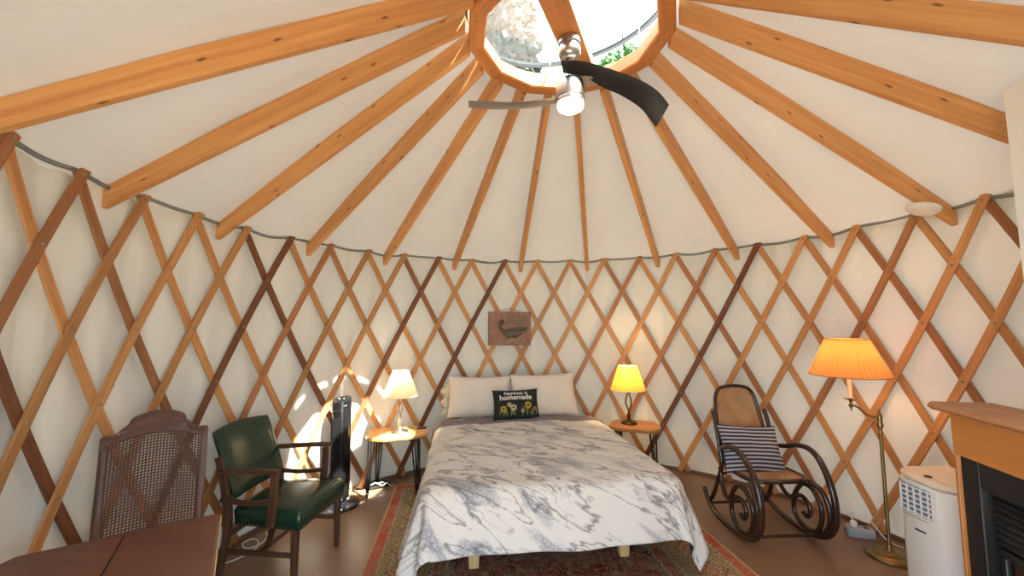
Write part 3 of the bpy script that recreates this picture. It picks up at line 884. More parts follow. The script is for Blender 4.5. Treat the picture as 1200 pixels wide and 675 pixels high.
b = MB(); b.board(acf(-0.082, 0.535, 0.0005), acf(0.090, 0.535, 0.0005), 0.002, 0.004, (0, 0, 1), 0.0005)
b.board(acf(-0.072, 0.06, 0.0005), acf(-0.072, 0.53, 0.0005), 0.002, 0.003, tuple(fdv), 0.0005); b.build('panel_seam', M['grey_plastic'], ac)
for sx in (-1, 1):
    for sy in (-1, 1):
        b = MB(); b.lathe([(0.012, 0.0), (0.018, 0.006), (0.018, 0.024), (0.010, 0.031)], (sx*0.11, sy*0.12, 0), 14); b.build('caster', M['rubber'], ac)
b = MB(); b.lathe([(0.03, 0), (0.034, 0.006), (0.030, 0.010), (0.0, 0.010)], (0.02, -0.06, 0.755), 24); b.build('top_dial', M['white_plastic'], ac)

# ------------------------------------------------------------------ smoke alarm
k = 10; th = TH0 + 9.5*DT
d = pol(1, th, 0); axd = (V((0, 0, -1)) - d*ROOF_SLOPE*0.55).normalized()
b = MB(); b.lathe([(0.0, 0.034), (0.02, 0.034), (0.05, 0.031), (0.075, 0.024), (0.084, 0.012), (0.085, 0.0), (0.0, 0.0)], (0, 0, 0), 40, ax=axd)
b.lathe([(0.060, 0.031), (0.062, 0.0325), (0.064, 0.0305)], (0, 0, 0), 40, ax=axd, caps=False)
o = b.build('smoke_alarm', M['white_plastic'], loc=d*2.27 + V((0, 0, raf_z(2.27)-0.012)))
tag(o, 'round white smoke alarm under the rafter foot above the floor lamp', 'smoke alarm')

# ------------------------------------------------------------------ rug
RUG_C = V((-0.18, 1.0, 0)); RUG_A = R(7.0)
ru, rv = V((cos(RUG_A), sin(RUG_A), 0)), V((-sin(RUG_A), cos(RUG_A), 0))
b = MB()
def rug_fn(u, v):
    x, y = (u-0.5)*RUG_W, -RUG_L + v*RUG_L
    return V((x, y, 0.007 + 0.0012*sin(x*7+y*5)*sin(y*4)))
b.grid(rug_fn, 40, 50, lambda u, v: (u*RUG_W, v*RUG_L))
n0 = len(b.v)
edge = [rug_fn(i/40, 0) for i in range(41)] + [rug_fn(1, j/50) for j in range(1, 51)] + [rug_fn(1-i/40, 1) for i in range(1, 41)] + [rug_fn(0, 1-j/50) for j in range(1, 50)]
b.loft([[V((p.x, p.y, 0.0005)) for p in edge], edge], caps=False)
rug_o = b.build('rug', M['rug'], loc=RUG_C + rv*0.86, rot=(0, 0, RUG_A))
tag(rug_o, 'worn red and olive oriental rug with patterned borders under the bed', 'rug')

# ------------------------------------------------------------------ bed
BA = R(7.0)
B0 = V((-0.105, 0.27, 0.008))
bu, bv = V((cos(BA), sin(BA), 0)), V((-sin(BA), cos(BA), 0))
bed = thing('bed_frame', 'pale pine bed frame on tapered legs under the marbled duvet', 'bed', tuple(B0), BA)
HW, BL_ = 0.74, 1.90
for sx in (-1, 1):
    b = MB(); b.board((sx*(HW-0.03), 0.06, 0.235), (sx*(HW-0.03), BL_-0.04, 0.235), 0.03, 0.10, (0, 0, 1)); b.build('side_rail', M['bed_wood'], bed)
for yy in (0.045, BL_-0.025):
    b = MB(); b.board((-HW+0.015, yy, 0.235), (HW-0.015, yy, 0.235), 0.03, 0.10, (0, 0, 1)); b.build('end_rail', M['bed_wood'], bed)
for sx in (-1, 1):
    for yy in (0.165, BL_-0.20):
        b = MB(); b.loft([[(sx*0.505+a*0.9, yy+c*0.9, 0.0) for a, c in rrect(0.07, 0.06, 0.006)], [(sx*0.505+a*1.35, yy+c*1.35, 0.284) for a, c in rrect(0.07, 0.06, 0.006)]])
        b.build('leg', M['bed_wood'], bed)
for i in range(9):
    yy = 0.12 + i*0.205
    b = MB(); b.board((-HW+0.05, yy, 0.292), (HW-0.05, yy, 0.292), 0.07, 0.014, (0, 0, 1)); b.build('bed_slat', M['bed_wood'], bed)
b = MB(); b.box((0, 0, 0), (2*HW+0.02, BL_, 0.24), 0.035)
o = b.build('mattress', M['linen'], loc=B0 + bv*(BL_/2+0.0) + V((0, 0, 0.30+0.122)), rot=(0, 0, BA))
tag(o, 'white mattress on the pine bed frame, almost covered by the marbled duvet', 'mattress')

# duvet: a cloth laid over the bed, hanging at the sides and foot, corners falling to the floor
WM = HW + 0.015; OV = 0.50; OF = 0.405; TOP = 0.575; VH = 1.47
def smooth(t): t = min(1, max(0, t)); return t*t*(3-2*t)
def duvet_pt(s, t):
    a = max(0.0, abs(s)-WM); c = max(0.0, -t)
    sg = 1 if s > 0 else -1
    rr = math.hypot(a, c)
    bx, by = max(-WM, min(WM, s)), max(0.0, t)
    puff = 0.018*sin(pi*min(1, max(0, (s+WM)/(2*WM))))**0.5*min(1, t/0.3 if t > 0 else 0)
    wr = 0.006*sin(s*7.1+t*4.3)*sin(t*6.0-s*2.1) + 0.004*sin(s*15+t*11) + 0.003*sin(t*23-s*9)
    z = TOP + puff + wr*(1 if rr == 0 else max(0, 1-rr*6))
    if rr > 1e-6:
        rad = 0.10
        if rr < rad*pi/2: ang = rr/rad; out = rad*sin(ang); dr = rad*(1-cos(ang))
        else: out = rad + (0.30 - 0.26*smooth(t/1.3))*(rr-rad*pi/2); dr = rad + (rr-rad*pi/2)*0.95
        ux, uy = sg*a/rr, -c/rr
        al = math.atan2(c, a)
        wave = 0.0
        k = smooth(rr/0.35)
        if a > 0 and c == 0: wave = (1-0.7*smooth(t/1.2))*0.022*k*sin(t*9.5+0.6*sg) + 0.010*k*sin(t*21)
        elif c > 0 and a == 0: wave = 0.014*k*sin(s*6.3+0.8) + 0.007*k*sin(s*15)
        else:
            w1 = 0.022*sin(0.6*sg); w2 = 0.014*sin(WM*sg*6.3+0.8)
            q = al/(pi/2)
            wave = k*(w1*(1-q) + w2*q) + 0.05*k*sin(pi*q)*sin(3*pi*q)*rr/0.5
        out += wave
        # a hanging corner pulls in towards the bed's corner
        if a > 0 and c > 0: out *= 1 - 0.10*sin(2*al)
        x, y = bx + ux*out, by + uy*out
        z = z - dr
        if z < 0.022:
            ex = 0.022 - z; x += ux*ex*0.7; y += uy*ex*0.7; z = 0.022 + 0.006*sin(ex*20)**2
        return V((x, y, z))
    return V((bx, by, z))
du = thing('duvet', 'white duvet with grey marble veins draped over the bed to the floor', 'duvet', tuple(B0), BA)
b = MB()
ns, nt_ = 150, 130
def dfn(u, v): return duvet_pt(-(WM+OV) + 2*(WM+OV)*u, -OF + (VH+OF)*v)
b.grid(dfn, ns, nt_, lambda u, v: (2*(WM+OV)*u, (VH+OF)*v))
o = b.build('duvet_cover', [M['duvet'], M['navy']], du, sharp=180)
sol = o.modifiers.new('thickness', 'SOLIDIFY'); sol.thickness = 0.012; sol.offset = -1; sol.material_offset = 1; sol.material_offset_rim = 0
# turned-down edge at the head
def fold_fn(u, v):
    s = -(WM+0.42) + 2*(WM+0.42)*u
    t = VH - 0.03 + 0.21*v
    p = duvet_pt(s, t)
    a = max(0, abs(s)-WM)
    lift = 0.016*(1-abs(2*v-1)**3) + 0.004*sin(s*31+v*5)
    if a == 0: p.z += lift
    else: p.x += (1 if s > 0 else -1)*(0.012 + 0.004*sin(a*40)); p.z += lift*max(0, 1-a*8)
    return p
b = MB(); b.grid(fold_fn, 90, 12, lambda u, v: (u*2, v*0.2))
o = b.build('turned_down_edge', M['mauve'], du, sharp=180)
o['label'] = 'grey mauve band folded back at the head'
sol = o.modifiers.new('thickness', 'SOLIDIFY'); sol.thickness = 0.010; sol.offset = -1

# pillows
def pillow_pt(u, v, w, h, t, side, seed=0.0, flat=0.55):
    x = u*w/2*(1 - 0.055*(1-v*v)) ; y = v*h/2*(1 - 0.07*(1-u*u))
    k = max(0, (1-u*u)*(1-v*v))**flat
    z = side*t/2*k
    z += side*k*(0.006*sin(x*19+seed)*sin(y*23+seed*2) + 0.004*sin(x*41+y*17+seed))
    return V((x, y, z))
def pillow_mb(w, h, t, seed=0.0, n=36, flat=0.5, mfront=0, mback=0):
    b = MB()
    b.grid(lambda u, v: pillow_pt(2*u-1, 2*v-1, w, h, t, 1, seed, flat), n, n, lambda u, v: ((u-0.5)*w, (v-0.5)*h), mfront)
    b.grid(lambda u, v: pillow_pt(2*u-1, 2*v-1, w, h, t, -1, seed+3, flat), n, n, lambda u, v: ((u-0.5)*w, (v-0.5)*h), mback, flip=True)
    return b
def stand(c, tiltdeg, rz, roll=0.0):
    """matrix for a flat item standing up, its front (local +z) facing -y, leaning back"""
    return Matrix.Translation(c) @ Matrix.Rotation(rz, 4, 'Z') @ Matrix.Rotation(R(90-tiltdeg), 4, 'X') @ Matrix.Rotation(roll, 4, 'Z')
def place_mesh(o, Mx): o.matrix_world = Mx
o = pillow_mb(0.665, 0.44, 0.20, 0.4).build('pillow', M['linen'], sharp=180)
place_mesh(o, stand(V((-0.715, 1.99, 0.795)), 22, BA, R(-1.5)))
tag(o, 'plump white bed pillow nearer the lamp with the white shade', 'pillow', 'white pillows at the head of the bed')
o = pillow_mb(0.70, 0.46, 0.20, 2.1).build('pillow', M['linen'], sharp=180)
place_mesh(o, stand(V((-0.030, 2.035, 0.80)), 22, BA, R(1.0)))
tag(o, 'plump white bed pillow nearer the lamp with the yellow shade', 'pillow', 'white pillows at the head of the bed')
# cream pillowcase with a gathered ruffle, tucked behind
t = thing('ruffled_pillow', 'cream pillow with a gathered edge poking out behind the white pillow', 'pillow')
t.matrix_world = stand(V((-0.80, 2.10, 0.76)), 20, BA)
pillow_mb(0.54, 0.36, 0.08, 5.0).build('cushion_body', M['cream_linen'], t, sharp=180)
b = MB()
def ruf(u, v):
    y = (u-0.5)*0.34
    return V((-0.262 - (0.06+0.02*sin(u*17+1))*v, y, 0.018*v*sin(u*31+2*v) + 0.014*sin(u*13)*v))
b.grid(ruf, 90, 6, lambda u, v: (u*0.4, v*0.1)); o = b.build('ruffle', M['cream_linen'], t, sharp=180)
o.modifiers.new('thickness', 'SOLIDIFY').thickness = 0.003

# throw pillow with words and flowers
tp = thing('throw_pillow', 'small black throw pillow with lettering and a flower print', 'pillow')
tp.matrix_world = stand(V((-0.335, 1.815, 0.745)), 24, BA + R(2), R(0.5))
PW, PH, PT = 0.47, 0.305, 0.13
pillow_mb(PW, PH, PT, 1.0, 30, 0.45).build('cushion_body', M['cushion'], tp, sharp=180)
def on_pillow(x, y, lift=0.003):
    u, v = x/(PW/2), y/(PH/2)
    for _ in range(3):
        u = x/(PW/2*(1-0.055*(1-v*v))); v = y/(PH/2*(1-0.07*(1-u*u)))
    u, v = max(-.99, min(.99, u)), max(-.99, min(.99, v))
    p = pillow_pt(u, v, PW, PH, PT, 1, 1.0, 0.45); return V((x, y, p.z+lift))
def lettering(txt, size, x0, y0, shear=0.0, ext=0.0, bold=0.0):
    c = bpy.data.curves.new('text', 'FONT'); c.body = txt; c.size = size; c.align_x = 'CENTER'; c.shear = shear; c.offset = bold; c.resolution_u = 3
    o = bpy.data.objects.new('text', c); COL.objects.link(o)
    dg = bpy.context.evaluated_depsgraph_get()
    me = bpy.data.meshes.new_from_object(o.evaluated_get(dg))
    vs = [v.co.copy() for v in me.vertices]; fs = [tuple(p.vertices) for p in me.polygons]
    bpy.data.objects.remove(o); bpy.data.curves.remove(c); bpy.data.meshes.remove(me)
    return [V((v.x+x0, v.y+y0, 0)) for v in vs], fs
b = MB()
for txt, size, y0, sh, bo in (('happiness is', 0.050, 0.088, 0.25, 0.0006), ('homemade', 0.073, 0.036, 0.0, 0.0016)):
    vs, fs = lettering(txt, size, -0.005, y0, sh, 0, bo)
    b.raw([on_pillow(v.x, v.y, 0.0035) for v in vs], fs)
b.build('lettering', M['lettering'], tp)
def flower(name, fx_, fy_, r, m, n=11):
    b = MB()
    for k in range(n):
        a = 2*pi*k/n + 0.2
        pts = [(0, 0), (r*0.5, -r*0.16), (r*0.85, -r*0.12), (r, 0), (r*0.85, r*0.12), (r*0.5, r*0.16)]
        b.raw([on_pillow(fx_+x*cos(a)-y*sin(a), fy_+x*sin(a)+y*cos(a), 0.003+0.0006*(k % 2)) for x, y in pts], [tuple(range(6))])
    b.raw([on_pillow(fx_+r*0.33*cos(2*pi*k/10), fy_+r*0.33*sin(2*pi*k/10), 0.0055) for k in range(10)], [tuple(range(10))], m=1)
    b.build('flower_print', [m, M['bronze']], tp)
flower('f', -0.135, -0.052, 0.036, M['flower_yellow']); flower('f', -0.075, -0.012, 0.026, M['flower_pale']); flower('f', -0.035, -0.042, 0.034, M['flower_pale'])
flower('f', 0.115, -0.022, 0.040, M['flower_yellow']); flower('f', 0.055, -0.075, 0.020, M['flower_pale']); flower('f', 0.185, -0.055, 0.022, M['flower_yellow'])
for i, (x, y, a, l) in enumerate([(-0.14, -0.12, 1.2, 0.06), (-0.10, -0.12, 1.8, 0.07), (-0.06, -0.12, 1.4, 0.08), (-0.02, -0.12, 1.9, 0.06), (0.05, -0.12, 1.3, 0.05), (0.10, -0.12, 1.5, 0.08), (0.13, -0.11, 0.9, 0.06), (0.16, -0.12, 1.7, 0.07), (-0.17, -0.11, 1.5, 0.05), (0.09, -0.06, 2.6, 0.05), (0.19, -0.11, 1.2, 0.05)]):
    pts = [(0, 0), (l*0.35, -l*0.14), (l*0.7, -l*0.11), (l, 0), (l*0.7, l*0.11), (l*0.35, l*0.14)]
    b = MB(); b.raw([on_pillow(x+p*cos(a)-q*sin(a), y+p*sin(a)+q*cos(a), 0.0025) for p, q in pts], [tuple(range(6))])
    b.build('leaf_print', M['leaf_green'], tp)

# ------------------------------------------------------------------ nightstands
def live_edge(w, d, seed, n=28):
    pts = []
    for k in range(n):
        a = 2*pi*k/n
        ca, sa = cos(a), sin(a)
        r = 1/((abs(ca)/(w/2))**3.2 + (abs(sa)/(d/2))**3.2)**(1/3.2)
        r *= 1 + 0.05*sin(3*a+seed) + 0.035*sin(7*a+seed*2) + 0.02*sin(11*a+seed*3)
        pts.append((r*ca, r*sa))
    return pts
def hairpin(parent, x, y, top, sx, sy, h=0.5):
    b = MB()
    ox, oy = sx*0.03, sy*0.03          # foot splays outwards
    px, py = -sy*0.035, sx*0.035
    n = math.hypot(px, py); px, py = px/n*0.045, py/n*0.045
    foot = V((x+ox, y+oy, 0.006))
    path = [V((x+px, y+py, top)), V((x+px*0.9+ox*0.1, y+py*0.9+oy*0.1, top-0.03))] + \
           [V((x+px*0.28+ox*0.9, y+py*0.28+oy*0.9, 0.05)), V((x+px*0.2+ox, y+py*0.2+oy, 0.014)), foot, V((x-px*0.2+ox, y-py*0.2+oy, 0.014)), V((x-px*0.28+ox*0.9, y-py*0.28+oy*0.9, 0.05))] + \
           [V((x-px*0.9+ox*0.1, y-py*0.9+oy*0.1, top-0.03)), V((x-px, y-py, top))]
    b.tube(path, 0.0062, 8)
    b.tube([V((x, y, top)), V((x+ox*0.9, y+oy*0.9, 0.05))], 0.005, 8)
    b.box((x, y, top-0.003), (0.13, 0.05, 0.006), 0.001, math.atan2(py, px))
    b.build('leg', M['iron'], parent)
def nightstand(label, loc, rz, w, d, seed, m, legs):
    t = thing('nightstand', label, 'nightstand', loc, rz, 'live-edge nightstands beside the bed')
    b = MB(); b.prism(live_edge(w, d, seed), 0.508, 0.542, 0.007); b.build('table_top', m, t, sharp=25)
    for x, y in legs: hairpin(t, x, y, 0.507, 1 if x > 0 else -1, 1 if y > 0 else -1)
    return t
NL_ = V((-1.47, 1.585, 0.0))
nightstand('live-edge wood nightstand on black hairpin legs, between tower fan and bed', (-1.475, 1.59, 0.0), R(12), 0.56, 0.40, 1.3, M['slab'],
           [(-0.215, -0.10), (0.17, -0.14), (0.18, 0.12), (-0.16, 0.10)])
nightstand('live-edge wood nightstand on black hairpin legs, under the yellow lit lamp', (0.865, 1.80, 0.0), R(-18), 0.49, 0.40, 4.1, M['slab_red'],
           [(-0.16, -0.11), (0.16, -0.11), (0.16, 0.11), (-0.16, 0.11)])

# ------------------------------------------------------------------ table lamps
def twist_lamp(name, label, loc, base_m, shade_m, rb, rt, power, colr, loop):
    t = thing(name, label, 'lamp', loc, 0.0)
    b = MB(); b.lathe([(0.0, 0.0), (0.078, 0.0), (0.082, 0.006), (0.074, 0.014), (0.045, 0.022), (0.022, 0.032), (0.014, 0.048), (0.0, 0.05)], seg=36); b.build('lamp_base', base_m, t)
    b = MB()
    for s in (0, pi):
        pts = []; sc = []
        for i in range(25):
            f = i/24; a = s + f*pi*1.15 + 0.3
            r = 0.004 + 0.030*sin(pi*min(1, f*1.02))**1.0*(0.55+0.6*f if f < 0.7 else 0.97-0.25*(f-0.7))
            pts.append((r*cos(a), r*sin(a), 0.035 + 0.285*f)); sc.append(1.0 - 0.3*f)
        b.tube(pts, 0.0085, 10, scale=sc)
    if loop:
        for sgn in (-1, 1):
            b.tube(cr([(sgn*0.012, 0, 0.29), (sgn*0.03, -0.004, 0.325), (sgn*0.045, -0.008, 0.335), (sgn*0.052, -0.008, 0.322), (sgn*0.043, -0.008, 0.312), (sgn*0.036, -0.006, 0.320)], 5), 0.004, 8)
    b.lathe([(0.012, 0.31), (0.016, 0.318), (0.016, 0.37), (0.010, 0.38)], seg=18)
    b.build('twisted_stem', base_m, t)
    b = MB(); b.lathe([(0.008, 0.375), (0.014, 0.39), (0.026, 0.42), (0.028, 0.445), (0.018, 0.468), (0.0, 0.474)], seg=20); b.build('light_bulb', M['bulb'], t)
    z0, z1 = 0.338, 0.575
    b = MB()
    prof = [(rb, z0), (rb*0.86+rt*0.14-0.004, z0+0.05), (rb*0.55+rt*0.45-0.006, z0+0.12), (rb*0.2+rt*0.8-0.003, z0+0.195), (rt, z1)]
    b.lathe(prof + [(r-0.0025, z) for r, z in prof[::-1]] + [prof[0]], seg=48, caps=False); b.build('lamp_shade', shade_m, t)
    for r, z in ((rb, z0), (rt, z1)):
        b = MB(); b.tube([(r*cos(a), r*sin(a), z) for a in [2*pi*i/48 for i in range(48)]], 0.0028, 6, loop=True)
        b.build('shade_trim', M['candle'], t)
    b = MB()
    for a in (0, 2*pi/3, 4*pi/3): b.tube([(rt*cos(a), rt*sin(a), z1-0.004), (0, 0, z1-0.012)], 0.002, 6)
    b.tube([(0, 0, 0.47), (0, 0, z1-0.005)], 0.002, 6)
    b.lathe([(0.0, 0.016), (0.006, 0.012), (0.007, 0.005), (0.003, -0.004), (0.0, -0.006)], (0, 0, z1+0.002), 14)
    b.build('finial', base_m, t)
    l = bpy.data.lights.new(name+'_light', 'POINT'); l.energy = power; l.color = colr; l.shadow_soft_size = 0.03
    lo = bpy.data.objects.new(name+'_light', l); COL.objects.link(lo); lo.parent = t; lo.location = (0, 0, 0.51)
    return t
twist_lamp('table_lamp', 'silver twisted table lamp with a white shade on the sunlit nightstand', (-1.445, 1.585, 0.5425), M['silver'], M['shade_white'], 0.166, 0.078, 1.2, (1.0, 0.84, 0.60), False)
twist_lamp('table_lamp', 'dark bronze twisted table lamp with a glowing yellow shade', (0.815, 1.845, 0.5425), M['bronze'], M['shade_yellow'], 0.174, 0.095, 3, (1.0, 0.74, 0.38), True)

b = MB(); b.prism([(-0.045, -0.025), (0.045, -0.025), (0.05, 0.02), (-0.04, 0.03)], 0, 0.014, 0.003)
o = b.build('phone', M['charcoal'], loc=(-1.265, 1.70, 0.5425), rot=(0, 0, R(20)))
tag(o, 'small dark flat gadget lying on the nightstand beside the silver lamp', 'gadget')

# ------------------------------------------------------------------ tower fan
tf = thing('tower_fan', 'tall black tower fan in front of the sunlit patch of wall', 'fan', (-1.88, 1.285, 0), R(-35))
b = MB(); b.lathe([(0.0, 0.0), (0.165, 0.0), (0.170, 0.008), (0.160, 0.016), (0.10, 0.024), (0.06, 0.034), (0.05, 0.06), (0.0, 0.06)], seg=48); b.build('round_base', M['black_gloss'], tf)
b = MB()
prof = circ(1, 32)
zz = [(0.055, 0.06), (0.07, 0.075), (0.14, 0.085), (0.80, 0.084)]
rings = [[(r*a, r*c*0.95, z) for a, c in prof] for z, r in zz]
rings.append([(0.083*a, 0.083*c*0.95, 0.865 + 0.018*c) for a, c in prof])
rings.append([(0.080*a, 0.080*c*0.95, 0.905 + 0.018*c) for a, c in prof])
rings.append([(0.068*a, 0.068*c*0.95, 0.915 + 0.016*c) for a, c in prof])
b.loft(rings); b.build('housing', M['black_gloss'], tf)
b = MB()
for i in range(17):
    a = R(-145 + 110*i/16)
    b.board((0.0865*cos(a), 0.0865*sin(a)*0.95, 0.20), (0.0865*cos(a), 0.0865*sin(a)*0.95, 0.76), 0.003, 0.005, (cos(a), sin(a), 0), 0.0008)
b.build('front_grille', M['black_matte'], tf)
b = MB()
pts = [(0.0855*cos(a), 0.0855*sin(a)*0.95, 0.835 + (0.03 if (i < 6 or i > 26) else 0.0) + 0.018*sin(a)) for i, a in enumerate([R(-175 + 170*i/32) for i in range(33)])]
b.tube(pts, 0.003, 6); b.build('trim_line', M['silver'], tf)
for i in range(5):
    b = MB(); b.lathe([(0.0, 0.004), (0.006, 0.003), (0.007, 0.0)], (0.03*cos(i*1.25), 0.03*sin(i*1.25), 0.914), 10); b.build('control_button', M['grey_plastic'], tf)

# ------------------------------------------------------------------ green leather armchair
# local frame: forward = -y of the thing is turned; build with forward = +Y, person's right = +X
CH = thing('armchair', 'wooden armchair with dark green leather seat and back', 'armchair', (-1.628, 0.395, 0), -1.66)
def limb(b, pts, w, t, up=(0, 1, 0), sc=None, bev=0.006): return b.sweep(pts, rrect(w, t, bev, 2), up=up, scale=sc)
HWc = 0.248
for s in (-1, 1):
    b = MB(); limb(b, [(s*HWc, -0.025, 0.0), (s*HWc, -0.025, 0.24), (s*HWc, -0.025, 0.41)], 0.042, 0.042, (0, 1, 0), [0.68, 0.9, 1.0]); b.build('front_leg', M['arm_wood'], CH)
    b = MB(); limb(b, cr([(s*0.235, -0.53, 0.0), (s*0.24, -0.475, 0.25), (s*0.245, -0.465, 0.42), (s*0.243, -0.50, 0.62), (s*0.238, -0.545, 0.76)], 5), 0.038, 0.044, (0, 1, 0), [0.72+0.28*min(1, i/8) for i in range(21)]); b.build('rear_post', M['arm_wood'], CH)
    # arm: bracket up from the side rail, flat armrest back to the post, lower side bar
    b = MB(); limb(b, cr([(s*0.276, -0.165, 0.375), (s*0.280, -0.15, 0.50), (s*0.283, -0.145, 0.64), (s*0.281, -0.15, 0.675)], 5), 0.030, 0.046, (0, 1, 0)); b.build('arm_support', M['arm_wood'], CH)
    b = MB(); limb(b, cr([(s*0.282, -0.118, 0.690), (s*0.282, -0.16, 0.692), (s*0.268, -0.33, 0.686), (s*0.268, -0.52, 0.672)], 5), 0.046, 0.030, (0, 0, 1), bev=0.010); b.build('armrest', M['arm_wood'], CH)
    b = MB(); limb(b, cr([(s*0.276, -0.16, 0.515), (s*0.263, -0.33, 0.500), (s*0.262, -0.50, 0.512)], 6), 0.026, 0.030, (0, 0, 1), bev=0.008); b.build('side_bar', M['arm_wood'], CH)
    b = MB(); limb(b, [(s*0.246, -0.05, 0.20), (s*0.243, -0.475, 0.205)], 0.020, 0.030, (0, 0, 1), bev=0.005); b.build('stretcher', M['arm_wood'], CH)
b = MB(); limb(b, [(-0.25, -0.26, 0.202), (0.25, -0.26, 0.202)], 0.030, 0.022, (0, 0, 1), bev=0.005); b.build('stretcher', M['arm_wood'], CH)
b = MB(); limb(b, [(-0.235, -0.49, 0.28), (0.235, -0.49, 0.28)], 0.02, 0.034, (0, 0, 1), bev=0.005); b.build('stretcher', M['arm_wood'], CH)
# seat: upholstered block, crowned on top
b = MB()
def seat_out(f):    # half width at y = -0.47 .. 0
    return 0.226 + (HWc+0.024-0.226)*f
rings = []
for z, ins in ((0.352, 0.004), (0.360, 0.0), (0.430, -0.004), (0.452, 0.004), (0.466, 0.022), (0.476, 0.07), (0.482, 0.15)):
    ring = []
    for cx, cy, a0 in ((1, 0.0, 0), (-1, 0.0, 90), (-1, -0.47, 180), (1, -0.47, 270)):
        f = (cy+0.47)/0.47; h = seat_out(f) - ins - 0.03; yy = cy + (-ins-0.03 if cy > -0.2 else ins+0.03)
        for k in range(5):
            a = R(a0 + 90*k/4); ring.append((cx*h + 0.03*cos(a), yy + 0.03*sin(a) + 0.02, z))
    rings.append(ring)
b.loft(rings); b.build('seat', M['leather'], CH, sharp=60)
# back pad, curved and leaning
b = MB(); rings = []
for i in range(15):
    f = i/14; z = 0.505 + 0.40*f - 0.0
    yb = -0.435 - 0.155*f - 0.0
    e = 0.5*(abs(2*f-1)**6)
    ring = []
    w = 0.238 + 0.012*f
    nb = 14
    th_ = 0.038*(1-0.75*abs(2*f-1)**5)
    for j in range(nb+1):
        x = -w + 2*w*j/nb; cv = -0.032*(1-(x/w)**2); ex = 1-0.7*abs(x/w)**8
        ring.append((x, yb + cv + th_*ex, z + 0.018*(1-(x/w)**2)*f))
    for j in range(nb+1):
        x = w - 2*w*j/nb; cv = -0.032*(1-(x/w)**2); ex = 1-0.7*abs(x/w)**8
        ring.append((x, yb + cv - th_*ex*0.7, z + 0.018*(1-(x/w)**2)*f))
    rings.append(ring)
b.loft(rings); b.build('backrest', M['leather'], CH, sharp=70)
b = MB()
for i in range(25):
    x = -0.25 + 0.50*i/24
    b.lathe([(0.0, 0.003), (0.003, 0.0025), (0.005, 0.0)], (x, 0.0235, 0.366), 8, ax=(0, 1, 0))
b.build('nailhead_row', M['knob'], CH)
for s in (-1, 1):
    b = MB()
    for i in range(18):
        f = i/17; y = -0.45 + 0.42*f; b.lathe([(0.0, 0.003), (0.003, 0.0025), (0.005, 0.0)], (s*(seat_out((y+0.47)/0.47)+0.0005), y, 0.366), 8, ax=(s, 0, 0))
    b.build('nailhead_row', M['knob'], CH)

# ------------------------------------------------------------------ cane-backed dining chair
CC = thing('dining_chair', 'carved wooden dining chair with woven cane back behind the brown table', 'chair', (-2.088, -0.40, 0), R(-145.4))
def cback(x, z):   # leaning back plane
    return V((x, -0.215*(z-0.45) - 0.02*0, z))
# local: forward = +Y ; seat front at +Y
WB, WT = 0.186, 0.192
for s in (-1, 1):
    b = MB(); limb(b, [(s*0.17, -0.07, 0.0), (s*0.172, -0.01, 0.25), cback(s*0.176, 0.45), cback(s*WB, 0.62), cback(s*WT, 1.035)], 0.034, 0.036, (0, 1, 0), [0.75, 0.95, 1.05, 1, 0.9], 0.010); b.build('rear_post', M['cane_wood'], CC)
    b = MB(); limb(b, cr([(s*0.205, 0.385, 0.0), (s*0.195, 0.37, 0.1), (s*0.200, 0.385, 0.25), (s*0.205, 0.40, 0.40)], 5), 0.04, 0.04, (0, 1, 0), [0.6+0.5*(i/15)**1.5 for i in range(16)], 0.010); b.build('front_leg', M['cane_wood'], CC)
# crest rail, arched with carved scrolls
def crest(x):
    a = abs(x)/0.205
    if a > 0.62: return 1.045 + 0.006*(1-a)
    t = smooth((0.66-a)/0.18)
    return 1.047 + 0.055*t + 0.046*(1-(a/0.62)**2)
def under(x):
    a = abs(x)/0.205
    return 0.985 + 0.055*(1-a*a)
b = MB(); rings = []
for i in range(41):
    x = -0.205 + 0.41*i/40
    zt, zb = crest(x), under(x)
    rings.append([cback(x, zb) + V((0, 0.012, 0)), cback(x, zb+0.006) + V((0, 0.019, 0)), cback(x, zt-0.012) + V((0, 0.017, 0)), cback(x, zt) + V((0, 0.006, 0)), cback(x, zt) + V((0, -0.012, 0)), cback(x, zb) + V((0, -0.014, 0))])
b.loft(rings); b.build('crest_rail', M['cane_wood'], CC)
b = MB()
def on_crest(x, z, l=0.018): return cback(x, z) + V((0, l, 0))
for s in (-1, 1):
    b.tube([on_crest(s*x, z) for x, z in [(p.x, p.y) for p in cr([(0.008, 1.055, 0), (0.03, 1.07, 0), (0.045, 1.095, 0), (0.035, 1.118, 0), (0.018, 1.112, 0), (0.02, 1.098, 0), (0.03, 1.10, 0)], 6)]], 0.0045, 8)
    b.tube([on_crest(s*x, z) for x, z in [(p.x, p.y) for p in cr([(0.035, 1.065, 0), (0.08, 1.085, 0), (0.12, 1.075, 0), (0.135, 1.055, 0), (0.125, 1.048, 0), (0.115, 1.056, 0)], 6)]], 0.004, 8)
    b.tube([on_crest(s*x, z, 0.019) for x, z in [(p.x, p.y) for p in cr([(0.05, 1.122, 0), (0.09, 1.108, 0), (0.13, 1.075, 0), (0.17, 1.040, 0), (0.195, 1.032, 0)], 6)]], 0.0035, 8)
    b.tube([on_crest(s*x, under(x)+0.010, 0.018) for x in [0.19*i/12 for i in range(13)]], 0.0035, 8)
b.build('carving', M['cane_wood'], CC)
b = MB(); limb(b, [cback(-0.185, 0.53), cback(0.185, 0.53)], 0.024, 0.045, (0, 0, 1)); b.build('lower_rail', M['cane_wood'], CC)
b = MB()
def cane_fn(u, v):
    x = (-1+2*u)*(0.178); z = 0.545 + (under(x)+0.006-0.545)*v
    return cback(x, z) + V((0, 0.004, 0))
b.grid(cane_fn, 20, 16, lambda u, v: (0.36*u, 0.49*v)); o = b.build('cane_panel', M['cane_dark'], CC, sharp=180)
